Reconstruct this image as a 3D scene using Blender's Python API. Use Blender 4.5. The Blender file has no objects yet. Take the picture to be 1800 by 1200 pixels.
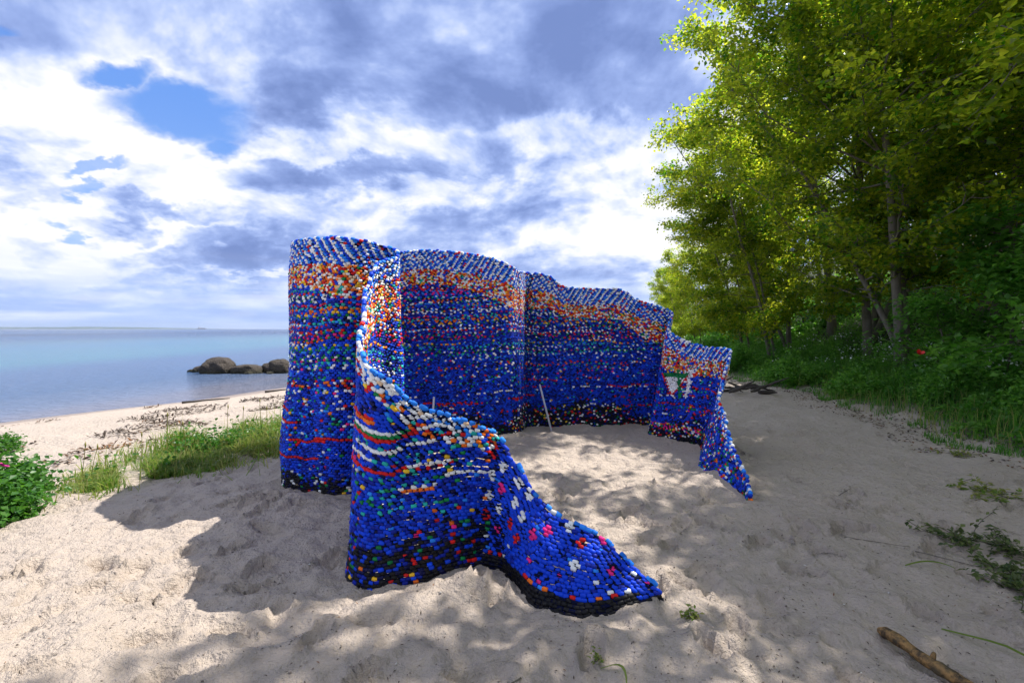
import bpy, math
import numpy as np
from mathutils import Vector, Matrix
R = math.radians
S = bpy.context.scene
C = S.collection

# ------------------------------------------------------------------ camera
cam_d = bpy.data.cameras.new('camera'); cam = bpy.data.objects.new('camera', cam_d); C.objects.link(cam)
cam.location = (0, 0, 1.6)
cam_d.sensor_width = 36; cam_d.lens = 17.0
cam_d.clip_start = 0.05; cam_d.clip_end = 40000
cam.rotation_euler = (R(90 - 1.48), 0, 0)
S.camera = cam

# ------------------------------------------------------------------ light
SUN_EL = 57.0
SUN_H = Vector((0.873, 0.487, 0)).normalized()
sun_dir = Vector((SUN_H.x*math.cos(R(SUN_EL)), SUN_H.y*math.cos(R(SUN_EL)), math.sin(R(SUN_EL))))
sd = bpy.data.lights.new('sun', 'SUN'); sun = bpy.data.objects.new('sun', sd); C.objects.link(sun)
sd.energy = 5.0; sd.angle = R(0.5); sd.color = (1.0, 0.96, 0.91)
sun.rotation_euler = sun_dir.to_track_quat('Z', 'Y').to_euler()
sun.location = (20, 12, 40)
S.view_settings.view_transform = 'Standard'; S.view_settings.look = 'None'
S.view_settings.exposure = 0.62; S.view_settings.gamma = 1.0
try: S.view_settings.use_curve_mapping = False
except Exception: pass

# ------------------------------------------------------------------ node helper
class NT:
    def __init__(s, tree): s.t = tree; s.t.nodes.clear()
    def n(s, typ, **kw):
        nd = s.t.nodes.new(typ)
        for k, v in kw.items():
            if k.startswith('_'): setattr(nd, k[1:], v)
        return nd
    def put(s, sock, v):
        if v is None: return
        if isinstance(v, bpy.types.NodeSocket): s.t.links.new(v, sock)
        else:
            if hasattr(sock, 'default_value'):
                dv = sock.default_value
                if hasattr(dv, '__len__') and hasattr(v, '__len__') and len(dv) == 4 and len(v) == 3: v = (*v, 1)
                sock.default_value = v
    def math(s, op, a, b=None, c=None, clamp=False):
        nd = s.t.nodes.new('ShaderNodeMath'); nd.operation = op; nd.use_clamp = clamp
        for i, v in enumerate((a, b, c)): s.put(nd.inputs[i], v)
        return nd.outputs[0]
    def vm(s, op, a, b=None, scale=None):
        nd = s.t.nodes.new('ShaderNodeVectorMath'); nd.operation = op
        s.put(nd.inputs[0], a); s.put(nd.inputs[1], b)
        if scale is not None: s.put(nd.inputs['Scale'], scale)
        return nd.outputs['Value'] if op in ('DOT_PRODUCT', 'LENGTH', 'DISTANCE') else nd.outputs[0]
    def noise(s, vec, scale=1, detail=4, rough=.5, dist=0, lac=2.0):
        nd = s.t.nodes.new('ShaderNodeTexNoise')
        s.put(nd.inputs['Vector'], vec)
        for k, v in (('Scale', scale), ('Detail', detail), ('Roughness', rough), ('Distortion', dist), ('Lacunarity', lac)): s.put(nd.inputs[k], v)
        return nd.outputs[0]
    def mix(s, f, a, b, mode='MIX'):
        nd = s.t.nodes.new('ShaderNodeMix'); nd.data_type = 'RGBA'; nd.blend_type = mode
        s.put(nd.inputs[0], f); s.put(nd.inputs[6], a); s.put(nd.inputs[7], b)
        return nd.outputs[2]
    def sstep(s, v, a, b, x=0., y=1.):
        nd = s.t.nodes.new('ShaderNodeMapRange'); nd.interpolation_type = 'SMOOTHSTEP'
        s.put(nd.inputs[0], v)
        for i, q in enumerate((a, b, x, y)): s.put(nd.inputs[i+1], q)
        return nd.outputs[0]
    def ramp(s, v, stops, interp='LINEAR'):
        nd = s.t.nodes.new('ShaderNodeValToRGB'); s.put(nd.inputs[0], v)
        cr = nd.color_ramp; cr.interpolation = interp
        while len(cr.elements) < len(stops): cr.elements.new(.5)
        for e, (p, c) in zip(cr.elements, stops): e.position = p; e.color = (*c, 1) if len(c) == 3 else c
        return nd.outputs[0]
    def bump(s, h, strength=.5, dist=.02, normal=None):
        nd = s.t.nodes.new('ShaderNodeBump'); s.put(nd.inputs['Strength'], strength); s.put(nd.inputs['Distance'], dist)
        s.put(nd.inputs['Height'], h)
        if normal is not None: s.put(nd.inputs['Normal'], normal)
        return nd.outputs[0]
    def pos(s): return s.t.nodes.new('ShaderNodeNewGeometry').outputs['Position']
    def obj(s): return s.t.nodes.new('ShaderNodeTexCoord').outputs['Object']
    def attr(s, name):
        nd = s.t.nodes.new('ShaderNodeAttribute'); nd.attribute_name = name; return nd
    def sep(s, v):
        nd = s.t.nodes.new('ShaderNodeSeparateXYZ'); s.put(nd.inputs[0], v); return nd.outputs
    def comb(s, x, y, z):
        nd = s.t.nodes.new('ShaderNodeCombineXYZ')
        for i, v in enumerate((x, y, z)): s.put(nd.inputs[i], v)
        return nd.outputs[0]
    def principled(s, **kw):
        nd = s.t.nodes.new('ShaderNodeBsdfPrincipled')
        for k, v in kw.items(): s.put(nd.inputs[k.replace('_', ' ')], v)
        return nd.outputs[0]
    def out(s, sh, kind='ShaderNodeOutputMaterial'):
        o = s.t.nodes.new(kind); s.t.links.new(sh, o.inputs[0]); return o

def mat(name):
    m = bpy.data.materials.new(name); m.use_nodes = True
    return m, NT(m.node_tree)

# ------------------------------------------------------------------ sky: Nishita air with cloud layers over it
W = bpy.data.worlds.new('World'); S.world = W; W.use_nodes = True
w = NT(W.node_tree)
d = w.vm('NORMALIZE', w.n('ShaderNodeTexCoord').outputs['Generated'])
dx, dy, dz = w.sep(d)
zc = w.math('MAXIMUM', dz, 0.0)
den = w.math('ADD', zc, 0.42)
p = w.comb(w.math('DIVIDE', dx, den), w.math('DIVIDE', dy, den), w.math('MULTIPLY', zc, 0.6))
sky = w.n('ShaderNodeTexSky'); sky.sky_type = 'NISHITA'; sky.sun_disc = False
sky.sun_elevation = R(SUN_EL); sky.sun_rotation = math.atan2(SUN_H.x, SUN_H.y); sky.air_density = 1.0; sky.dust_density = .6; sky.ozone_density = 2.5
SK = 0.1
def cl(c): return tuple(v/SK for v in c)
dyp = w.math('MAXIMUM', dy, .15)
fwd = w.sstep(dy, .05, .35)
wob1 = w.noise(w.vm('ADD', p, (5.1, 2.7, 0.)), 2.6, 7, .60, .3); wob2 = w.noise(w.vm('ADD', p, (1.1, 8.7, 3.)), 2.6, 7, .60, .3)
wob3 = w.noise(w.vm('ADD', p, (4.1, 6.7, 5.)), .8, 2, .5, 0.); wob4 = w.noise(w.vm('ADD', p, (9.1, 3.7, 7.)), .8, 2, .5, 0.)
def wb(x, a, b_): return w.math('ADD', x, w.math('ADD', w.math('MULTIPLY', w.math('SUBTRACT', a, .5), .34), w.math('MULTIPLY', w.math('SUBTRACT', b_, .5), .16)))
U = wb(w.math('DIVIDE', dx, dyp), wob1, wob3); Vv = wb(w.math('DIVIDE', dz, dyp), wob2, wob4)
def blob(px, py, rx, ry, soft=.55, amt=1.):
    u0, v0 = (px-900)/850, (578-py)/850
    a = w.math('MULTIPLY', w.math('SUBTRACT', U, u0), 850/rx); b_ = w.math('MULTIPLY', w.math('SUBTRACT', Vv, v0), 850/ry)
    r2 = w.math('ADD', w.math('MULTIPLY', a, a), w.math('MULTIPLY', b_, b_))
    v = w.sstep(r2, 1-soft, 1+soft*1.6, amt, 0.)
    return v
def blobs(L):
    o = None
    for a in L:
        q_ = blob(*a); o = q_ if o is None else w.math('MAXIMUM', o, q_)
    return w.math('MULTIPLY', o, fwd)
nA = w.noise(w.vm('ADD', p, (3.1, 1.7, 0.)), 2.1, 10, .58, .2)
nA2 = w.noise(w.vm('ADD', p, (3.1+.05, 1.7+.03, 0.08)), 2.1, 6, .58, .2)
nB = w.noise(w.vm('ADD', p, (11.4, 5.2, 2.)), .8, 4, .5, .3)
nC = w.noise(w.vm('ADD', p, (7.4, 9.2, 4.)), 5.6, 8, .62, .2)
hole = blobs([(335, 208, 108, 42, .7), (232, 158, 62, 28, .7), (415, 250, 46, 30, .7), (190, 348, 50, 11, .5, .8), (170, 385, 32, 13, .5, .8), (0, 70, 60, 18, .6, .7)])
dark = blobs([(520, 40, 560, 130, .5), (760, 150, 230, 75, .5), (620, 320, 190, 34, .6, .8), (400, 468, 150, 26, .6, .8), (330, 408, 110, 20, .6, .8), (1110, 90, 130, 110, .6, .75), (40, 290, 120, 22, .6, .6), (880, 310, 60, 60, .6, .6), (150, 520, 260, 16, .6, .6), (960, 400, 90, 30, .6, .5)])
lite = blobs([(130, 210, 230, 95, .5), (330, 310, 170, 75, .5), (590, 235, 110, 42, .5), (790, 250, 130, 70, .5), (1010, 250, 110, 55, .5), (880, 365, 230, 36, .5), (520, 375, 200, 40, .5), (1060, 400, 170, 80, .5), (120, 440, 200, 38, .5), (500, 510, 60, 9, .5)])
cover = w.math('SUBTRACT', 1., w.math('MULTIPLY', hole, .93))
rel = w.math('MULTIPLY', w.math('SUBTRACT', nA, nA2), 4.4)
b = w.math('ADD', w.math('MULTIPLY', w.math('SUBTRACT', nB, .5), .7), .62)
b = w.math('ADD', b, rel)
b = w.math('ADD', b, w.math('MULTIPLY', w.math('SUBTRACT', nC, .5), .42))
b = w.math('SUBTRACT', b, w.math('MULTIPLY', dark, .47))
b = w.math('ADD', b, w.math('MULTIPLY', lite, .36))
cc = w.ramp(w.math('MULTIPLY_ADD', b, .78, .20), [(0.0, (.125, .185, .40)), (.22, (.165, .235, .475)), (.42, (.225, .305, .565)), (.62, (.345, .425, .66)), (.82, (.54, .58, .68)), (1.0, (.70, .70, .71))])
blue = w.mix(w.sstep(dz, .0, .40), cl((.26, .42, .72)), cl((.06, .21, .62)))
blue = w.mix(.12, blue, sky.outputs[0])
cc = w.vm('SCALE', cc, None, scale=1.0/SK)
full = w.mix(cover, blue, cc)
# towards the horizon the layers close up into streaks
ps = w.comb(w.math('MULTIPLY', w.math('DIVIDE', dx, w.math('MAXIMUM', w.math('ABSOLUTE', dy), .2)), 2.0), 0.0, w.math('MULTIPLY', dz, 26.))
nS = w.noise(ps, 1.0, 6, .55, .3)
hz = w.ramp(w.math('ADD', w.math('MULTIPLY', w.math('SUBTRACT', nS, .5), 2.6), .5), [(0., (.20, .30, .60)), (.45, (.32, .43, .71)), (.75, (.55, .61, .78)), (1., (.74, .76, .80))])
hz = w.vm('SCALE', hz, None, scale=1.0/SK)
full = w.mix(w.sstep(dz, .015, .15, .85, 0.), full, hz)
full = w.mix(w.sstep(dz, .0, .03, .55, 0.), full, cl((.27, .39, .69)))
bg = w.n('ShaderNodeBackground'); w.put(bg.inputs[0], full); bg.inputs[1].default_value = SK
w.out(bg.outputs[0], 'ShaderNodeOutputWorld')

# ------------------------------------------------------------------ mesh helpers
def mesh_np(name, V, quads=None, tris=None, smooth=True):
    V = np.asarray(V, np.float32)
    quads = np.zeros((0, 4), np.int32) if quads is None or len(quads) == 0 else np.asarray(quads, np.int32)
    tris = np.zeros((0, 3), np.int32) if tris is None or len(tris) == 0 else np.asarray(tris, np.int32)
    me = bpy.data.meshes.new(name)
    me.vertices.add(len(V)); me.vertices.foreach_set('co', V.ravel())
    lv = np.concatenate([quads.ravel(), tris.ravel()])
    me.loops.add(len(lv)); me.loops.foreach_set('vertex_index', lv)
    npoly = len(quads) + len(tris); me.polygons.add(npoly)
    ls = np.concatenate([np.arange(len(quads))*4, len(quads)*4 + np.arange(len(tris))*3]).astype(np.int32)
    me.polygons.foreach_set('loop_start', ls)
    me.polygons.foreach_set('use_smooth', np.full(npoly, smooth, bool))
    me.update(calc_edges=True)
    return me
def addattr(me, name, vals, typ='FLOAT'):
    a = me.attributes.new(name, typ, 'POINT')
    vals = np.asarray(vals, np.float32)
    a.data.foreach_set('color' if typ == 'FLOAT_COLOR' else 'value', vals.ravel())
def ob(name, me, m=None, parent=None, loc=None):
    o = bpy.data.objects.new(name, me); C.objects.link(o)
    if m is not None:
        if me.materials: pass
        else: me.materials.append(m)
    if parent: o.parent = parent
    if loc is not None: o.location = loc
    return o
def tag(o, label=None, cat=None, group=None, kind=None):
    for k, v in (('label', label), ('category', cat), ('group', group), ('kind', kind)):
        if v: o[k] = v
    return o
def empty(name, loc=(0, 0, 0), rz=0):
    o = bpy.data.objects.new(name, None); C.objects.link(o); o.location = loc; o.rotation_euler = (0, 0, rz); o.empty_display_size = .2
    return o
class MB:
    def __init__(s): s.V = []; s.Q = []; s.T = []; s.n = 0; s.A = []
    def add(s, V, Q=None, T=None, a=None):
        V = np.asarray(V, float).reshape(-1, 3)
        if Q is not None and len(Q): s.Q.append(np.asarray(Q).reshape(-1, 4) + s.n)
        if T is not None and len(T): s.T.append(np.asarray(T).reshape(-1, 3) + s.n)
        s.V.append(V); s.n += len(V)
        if a is None: a = 0.5
        s.A.append(np.broadcast_to(np.asarray(a, float), (len(V),)) if np.ndim(a) < 2 else a)
    def tube(s, P, rad, k=7, a=None, cap=True):
        P = np.asarray(P, float); rad = np.broadcast_to(np.asarray(rad, float), (len(P),))
        Tn = np.gradient(P, axis=0); Tn /= np.linalg.norm(Tn, axis=1, keepdims=True) + 1e-9
        up = np.array([0, 0, 1.]) if abs(Tn[:, 2].mean()) < .8 else np.array([1., 0, 0])
        U = np.cross(Tn, up); U /= np.linalg.norm(U, axis=1, keepdims=True) + 1e-9
        Wv = np.cross(Tn, U)
        an = np.linspace(0, 2*np.pi, k, endpoint=False)
        V = P[:, None] + rad[:, None, None]*(U[:, None]*np.cos(an)[None, :, None] + Wv[:, None]*np.sin(an)[None, :, None])
        m = len(P); i = np.arange(m-1)[:, None]*k; j = np.arange(k)[None]; jn = (j+1) % k
        Q = np.stack([i+j, i+jn, i+k+jn, i+k+j], -1).reshape(-1, 4)
        V = V.reshape(-1, 3); T = []
        if cap:
            V = np.vstack([V, P[0], P[-1]]); c0 = m*k; c1 = c0+1
            for q in range(k):
                T.append((c0, (q+1) % k, q)); T.append((c1, (m-1)*k+q, (m-1)*k+(q+1) % k))
        s.add(V, Q, T, a)
    def mesh(s, name, smooth=True, attr=None):
        me = mesh_np(name, np.vstack(s.V), np.vstack(s.Q) if s.Q else None, np.vstack(s.T) if s.T else None, smooth)
        if attr: addattr(me, attr, np.concatenate(s.A))
        return me

def hash2(ix, iy, seed):
    h = (ix.astype(np.int64)*374761393 + iy.astype(np.int64)*668265263 + seed*974634777) & 0x7fffffff
    h = ((h ^ (h >> 13))*1274126177) & 0x7fffffff
    return ((h ^ (h >> 16)) & 0xffff)/65535.
def vn(x, y, seed=0):
    x = np.asarray(x, float); y = np.asarray(y, float)
    ix = np.floor(x); iy = np.floor(y); fx = x-ix; fy = y-iy
    fx = fx*fx*fx*(fx*(fx*6-15)+10); fy = fy*fy*fy*(fy*(fy*6-15)+10)
    a = hash2(ix, iy, seed); b_ = hash2(ix+1, iy, seed); c = hash2(ix, iy+1, seed); e = hash2(ix+1, iy+1, seed)
    return (a*(1-fx)+b_*fx)*(1-fy) + (c*(1-fx)+e*fx)*fy
def fbm(x, y, seed=0, oct=4, g=.5):
    t = 0; am = 1; tot = 0
    for o in range(oct):
        t = t + am*(vn(x*2**o + 17.3*o, y*2**o - 9.1*o, seed+o)-.5); tot += am; am *= g
    return t/tot
def ss(a, b_, x):
    t = np.clip((np.asarray(x, float)-a)/(b_-a), 0, 1); return t*t*(3-2*t)

# ------------------------------------------------------------------ terrain
WATER = -0.6
def edge_x(y):              # left edge of the wooded bank
    y = np.asarray(y, float)
    return 6.9 + .35*np.sin(y*.55+1) + .25*np.sin(y*1.7) + np.maximum(0, y-17)*.22 - .25*np.exp(-((y-7)/2)**2)
def shore_s(x, y):          # metres inland of the waterline
    x = np.asarray(x, float); y = np.asarray(y, float)
    xs = -11.9 + np.clip(y-11.2, -60, 9)*.479 + .25*np.sin(y*.5) + .12*np.sin(y*1.3+1) + np.maximum(0, y-20)*.10
    return (x-xs)*.9
def base_z(x, y):
    s = shore_s(x, y)
    z = np.interp(s, [-400, -30, 0, 2, 5, 8.2, 9.4, 12], [-12, -4, WATER, -.42, -.28, -.10, 0.0, 0])
    e = np.asarray(x, float)-edge_x(y)
    z = z + ss(-.2, 1.2, e)*.12 + np.maximum(0, e)*.10 + np.clip(e-5, 0, 22)*.42
    return z
rng = np.random.default_rng(7)
foot = []
for i in range(330):
    fx_ = rng.uniform(-5.5, 6.3); fy_ = rng.uniform(1.6, 12) if i % 2 else rng.uniform(1.6, 5)
    foot.append((fx_, fy_, rng.uniform(0, np.pi) if i % 3 else rng.normal(1.2, .35), rng.uniform(.12, .17), rng.uniform(.045, .062), rng.uniform(.024, .05)))
mounds = [(-.22, 2.92, .20, .13, .13), (-.55, 2.78, .30, .12, .05), (-1.25, 4.05, .22, .5, .05), (.45, 2.45, .45, .12, .035), (-2.1, 4.4, .5, .2, .05),
          (-1.3, 2.9, .15, .3, .04), (.55, 7.0, .8, .25, .05), (2.2, 5.2, .3, .3, .03), (-1.9, 3.4, .5, .4, .03), (-.9, 2.35, .5, .2, .05)]
def ground_z(x, y):
    x = np.asarray(x, float); y = np.asarray(y, float)
    z = base_z(x, y)
    inland = ss(.3, 6, shore_s(x, y))*(1-ss(16, 40, y))
    z = z + inland*(.11*fbm(x*.9, y*.9, 3, 3) + .085*fbm(x*3.1, y*3.1, 9, 3))
    for mx, my, ax, ay, h in mounds:
        z = z + h*np.exp(-((x-mx)/ax)**2-((y-my)/ay)**2)
    return z
def detail_z(x, y):
    near = (1-ss(7, 14, np.hypot(x, y)))
    z = near*(.045*(fbm(x*9, y*9, 21, 4, .62)) + .042*(np.abs(fbm(x*5+3, y*6.5, 31, 3))*-2+.3) + .015*(np.abs(fbm(x*15+3, y*15, 37, 3))*-2+.3)*ss(-.1, .25, fbm(x*1.7, y*1.7, 39, 3)))
    for fx_, fy_, an, L, Wd, dp in foot:
        m = (np.abs(x-fx_) < .35) & (np.abs(y-fy_) < .35)
        if not m.any(): continue
        ca, sa = math.cos(an), math.sin(an)
        u = ((x[m]-fx_)*ca + (y[m]-fy_)*sa)/L; v = (-(x[m]-fx_)*sa + (y[m]-fy_)*ca)/(Wd*(1+.25*u))
        r = np.sqrt(u*u+v*v)
        z[m] += -dp*(1-ss(.80, 1.04, r)) + dp*.7*np.exp(-((r-1.16)/.13)**2)
    return z
def grow(a, step, lim, g=1.09):
    out = []; st = step
    while abs(a) < lim:
        st *= g; a = a + math.copysign(st, step) if False else a + st*(1 if step > 0 else -1)*1.0 if step > 0 else a - abs(st)
        out.append(a)
    return out
def axis(lo, mid_lo, mid_hi, hi, fine, med, glim_lo, glim_hi, g=1.12):
    c = list(np.arange(mid_lo, mid_hi, fine))
    r = list(np.arange(mid_hi, hi, med)); l = list(np.arange(lo, mid_lo, med))
    out_r = []; a = r[-1] if r else mid_hi; st = med
    while a < glim_hi: st *= g; a += st; out_r.append(a)
    out_l = []; a = l[0] if l else mid_lo; st = med
    while a > glim_lo: st *= g; a -= st; out_l.append(a)
    return np.array(out_l[::-1] + l + c + r + out_r)
gx = axis(-8.5, -3.4, 4.0, 8.5, .026, .07, -15000, 15000)
gy = axis(1.2, 1.7, 4.6, 14, .023, .06, -3000, 20000)
X, Y = np.meshgrid(gx, gy)
xf = X.ravel(); yf = Y.ravel()
zf = ground_z(xf, yf) + detail_z(xf, yf)
nx, ny = len(gx), len(gy)
i = (np.arange(ny-1)[:, None]*nx + np.arange(nx-1)[None]).ravel()
ground_me = mesh_np('ground', np.stack([xf, yf, zf], 1), np.stack([i, i+1, i+1+nx, i+nx], 1))
veg = np.clip(ss(.1, .9, xf-edge_x(yf) + .5*fbm(xf*2, yf*2, 5)), 0, 1)
addattr(ground_me, 'soil', veg)
m, t = mat('sand')
P = t.pos()
n1 = t.noise(P, .9, 5, .55); n2 = t.noise(P, 22, 6, .7); n3 = t.noise(P, 190, 3, .6); n4 = t.noise(P, 60, 4, .7)
col = t.mix(n1, (.440, .362, .292), (.555, .465, .382))
col = t.mix(t.sstep(n2, .54, .72, 0., .55), col, (.29, .225, .17))
col = t.mix(t.sstep(n4, .66, .74, 0., .75), col, (.10, .075, .055))
col = t.mix(t.sstep(n3, .58, .75, 0., .25), col, (.30, .25, .21))
sx, sy, sz = t.sep(P)
wet = t.sstep(sz, WATER+.04, WATER+.13, 1., 0.)
wetw = t.math('MULTIPLY', wet, t.sstep(t.noise(P, 1.3, 3), .2, .5, .75, 1.))
col = t.mix(wetw, col, (.30, .225, .17))
soil = t.attr('soil').outputs['Fac']
col = t.mix(soil, col, t.mix(n2, (.030, .030, .014), (.035, .055, .015)))
hgt = t.math('ADD', t.math('MULTIPLY', t.noise(P, 14, 5, .62), 1.5), t.math('ADD', t.math('MULTIPLY', n3, .06), t.math('MULTIPLY', n4, .35)))
rgh = t.sstep(wet, 0., 1., .95, .35)
t.out(t.principled(Base_Color=col, Roughness=rgh, Normal=t.bump(hgt, 1.0, .045)))
ground = tag(ob('ground', ground_me, m), 'pale trampled sand beach rising to dark soil under the trees', kind='structure')

# ------------------------------------------------------------------ water
m, t = mat('sea_water')
P = t.pos(); sx, sy, sz = t.sep(P)
shx = t.math('ADD', t.math('MULTIPLY', t.math('MINIMUM', t.math('SUBTRACT', sy, 11.2), 9.), .479), -11.9)
dist = t.math('SUBTRACT', shx, sx)
dn = t.math('ADD', dist, t.math('MULTIPLY', t.math('SUBTRACT', t.noise(t.vm('MULTIPLY', P, (.16, .05, 1)), 1., 4), .5), 16.))
wc = t.ramp(t.math('DIVIDE', dn, 120.), [(0.0, (.42, .34, .30)), (.02, (.30, .29, .33)), (.07, (.11, .15, .24)), (.12, (.10, .14, .25)), (.22, (.10, .25, .29)), (.45, (.085, .19, .26)), (.75, (.04, .09, .18)), (1., (.012, .035, .09))])
wc = t.mix(t.sstep(t.noise(t.vm('MULTIPLY', P, (.02, .006, 1)), 1., 4), .45, .7, 0., .45), wc, (.05, .16, .36))
h1 = t.noise(t.vm('MULTIPLY', P, (1.1, 2.0, 1)), 2.2, 6, .65, .6); h2 = t.noise(t.vm('MULTIPLY', P, (.25, .5, 1)), .5, 3, .5)
h = t.math('ADD', t.math('MULTIPLY', h1, .7), h2)
t.out(t.principled(Base_Color=wc, Roughness=.12, IOR=1.33, Specular_IOR_Level=.36, Normal=t.bump(h, 1.0, .6)))
wv = np.array([(-20000, -3000, WATER), (20000, -3000, WATER), (20000, 26000, WATER), (-20000, 26000, WATER)])
tag(ob('sea_water', mesh_np('sea_water', wv, [(0, 1, 2, 3)], smooth=False), m), 'calm pale blue sea reaching to the horizon', kind='structure')

m, t = mat('coast_land')
t.out(t.principled(Base_Color=t.mix(t.sstep(t.noise(t.pos(), .004, 4), .45, .6), (.02, .05, .04), (.07, .10, .06)), Roughness=1.0))
COAST = m
xs = np.linspace(-13500, -5400, 240); q = MB()
hh = 40*ss(-5400, -7600, xs)*(.55+.9*(fbm(xs/900, xs*0, 4, 4)+.35)) + 2
rows = [(-260, 0), (-120, .7), (0, 1), (500, .9), (1100, 0)]
V = np.concatenate([np.stack([xs, 9300+o+0*xs, WATER-1+hh*k], 1) for o, k in rows]); n_ = len(xs); Q = []
for r_ in range(len(rows)-1):
    j = np.arange(n_-1)+r_*n_; Q.append(np.stack([j, j+1, j+1+n_, j+n_], 1))
q.add(V, np.vstack(Q))
tag(ob('distant_coast', q.mesh('distant_coast'), COAST), 'low wooded coast on the far side of the bay', kind='structure')

# ------------------------------------------------------------------ cap curtain
# control columns of the ribbon, front tip to far tail: bottom (x, y), top (x, y, z), outward bulge
CP = [
 (.90, 2.80, .88, 2.84, .055), (.77, 2.74, .80, 2.86, .13), (.62, 2.69, .69, 2.92, .21), (.36, 2.67, .55, 3.00, .31), (.13, 2.81, .28, 3.10, .42), (.00, 3.06, .13, 3.18, .56),
 (-.08, 3.20, .015, 3.28, .74), (-.20, 3.22, -.11, 3.34, .87), (-.37, 3.13, -.27, 3.25, .97), (-.71, 3.01, -.60, 3.14, 1.10), (-.91, 2.99, -.78, 3.09, 1.26), (-1.03, 3.05, -.93, 3.14, 1.36),
 (-1.10, 3.20, -1.06, 3.34, 1.54), (-1.15, 3.60, -1.15, 3.72, 1.72), (-1.17, 4.0, -1.17, 4.00, 1.96), (-1.12, 4.3, -1.16, 4.28, 2.17), (-1.05, 4.60, -1.08, 4.62, 2.30),
 (-1.18, 4.78, -1.20, 4.78, 2.40), (-1.60, 4.53, -1.55, 4.62, 2.46), (-1.95, 4.66, -1.85, 4.72, 2.49), (-2.24, 4.78, -2.10, 4.86, 2.50), (-2.40, 5.05, -2.28, 5.10, 2.50),
 (-2.55, 5.7, -2.45, 5.7, 2.52), (-2.45, 6.4, -2.35, 6.4, 2.62), (-1.95, 6.9, -1.9, 6.95, 2.70), (-1.2, 7.15, -1.2, 7.15, 2.76), (-.6, 7.12, -.6, 7.15, 2.70), (-.2, 7.02, -.25, 7.1, 2.62), (.02, 7.10, .0, 7.12, 2.52),
 (.16, 7.5, .15, 7.5, 2.48), (.26, 7.88, .28, 7.9, 2.52), (.55, 8.0, .6, 8.0, 2.48), (.85, 7.95, .9, 8.0, 2.30), (1.3, 8.05, 1.3, 8.05, 2.27), (1.78, 8.1, 1.8, 8.1, 2.26), (2.1, 8.2, 2.15, 8.05, 2.06), (2.36, 8.1, 2.55, 7.95, 1.92),
 (2.28, 7.8, 2.55, 7.75, 1.80), (2.13, 7.50, 2.47, 7.6, 1.60), (2.20, 7.30, 2.55, 7.4, 1.47), (2.40, 7.0, 2.70, 7.0, 1.38), (2.60, 6.68, 2.80, 6.60, 1.35), (2.50, 6.35, 2.80, 6.30, 1.31),
 (2.38, 6.05, 2.62, 6.05, 1.0), (2.22, 5.70, 2.50, 5.75, .74), (2.15, 5.40, 2.42, 5.42, .56), (2.20, 5.05, 2.36, 5.10, .36), (2.24, 4.78, 2.33, 4.82, .21), (2.22, 4.58, 2.27, 4.60, .13), (2.19, 4.38, 2.20, 4.40, .09)]
CP = np.array(CP)
def catmull(P, n=16):
    P = np.vstack([2*P[0]-P[1], P, 2*P[-1]-P[-2]]); out = []
    tt = np.linspace(0, 1, n, endpoint=False)[:, None]
    for k in range(1, len(P)-2):
        a, b_, c, e = P[k-1], P[k], P[k+1], P[k+2]
        out.append(.5*((2*b_)+(c-a)*tt+(2*a-5*b_+4*c-e)*tt**2+(-a+3*b_-3*c+e)*tt**3))
    out.append(P[-2][None]); return np.vstack(out)
D = catmull(CP)
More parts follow.
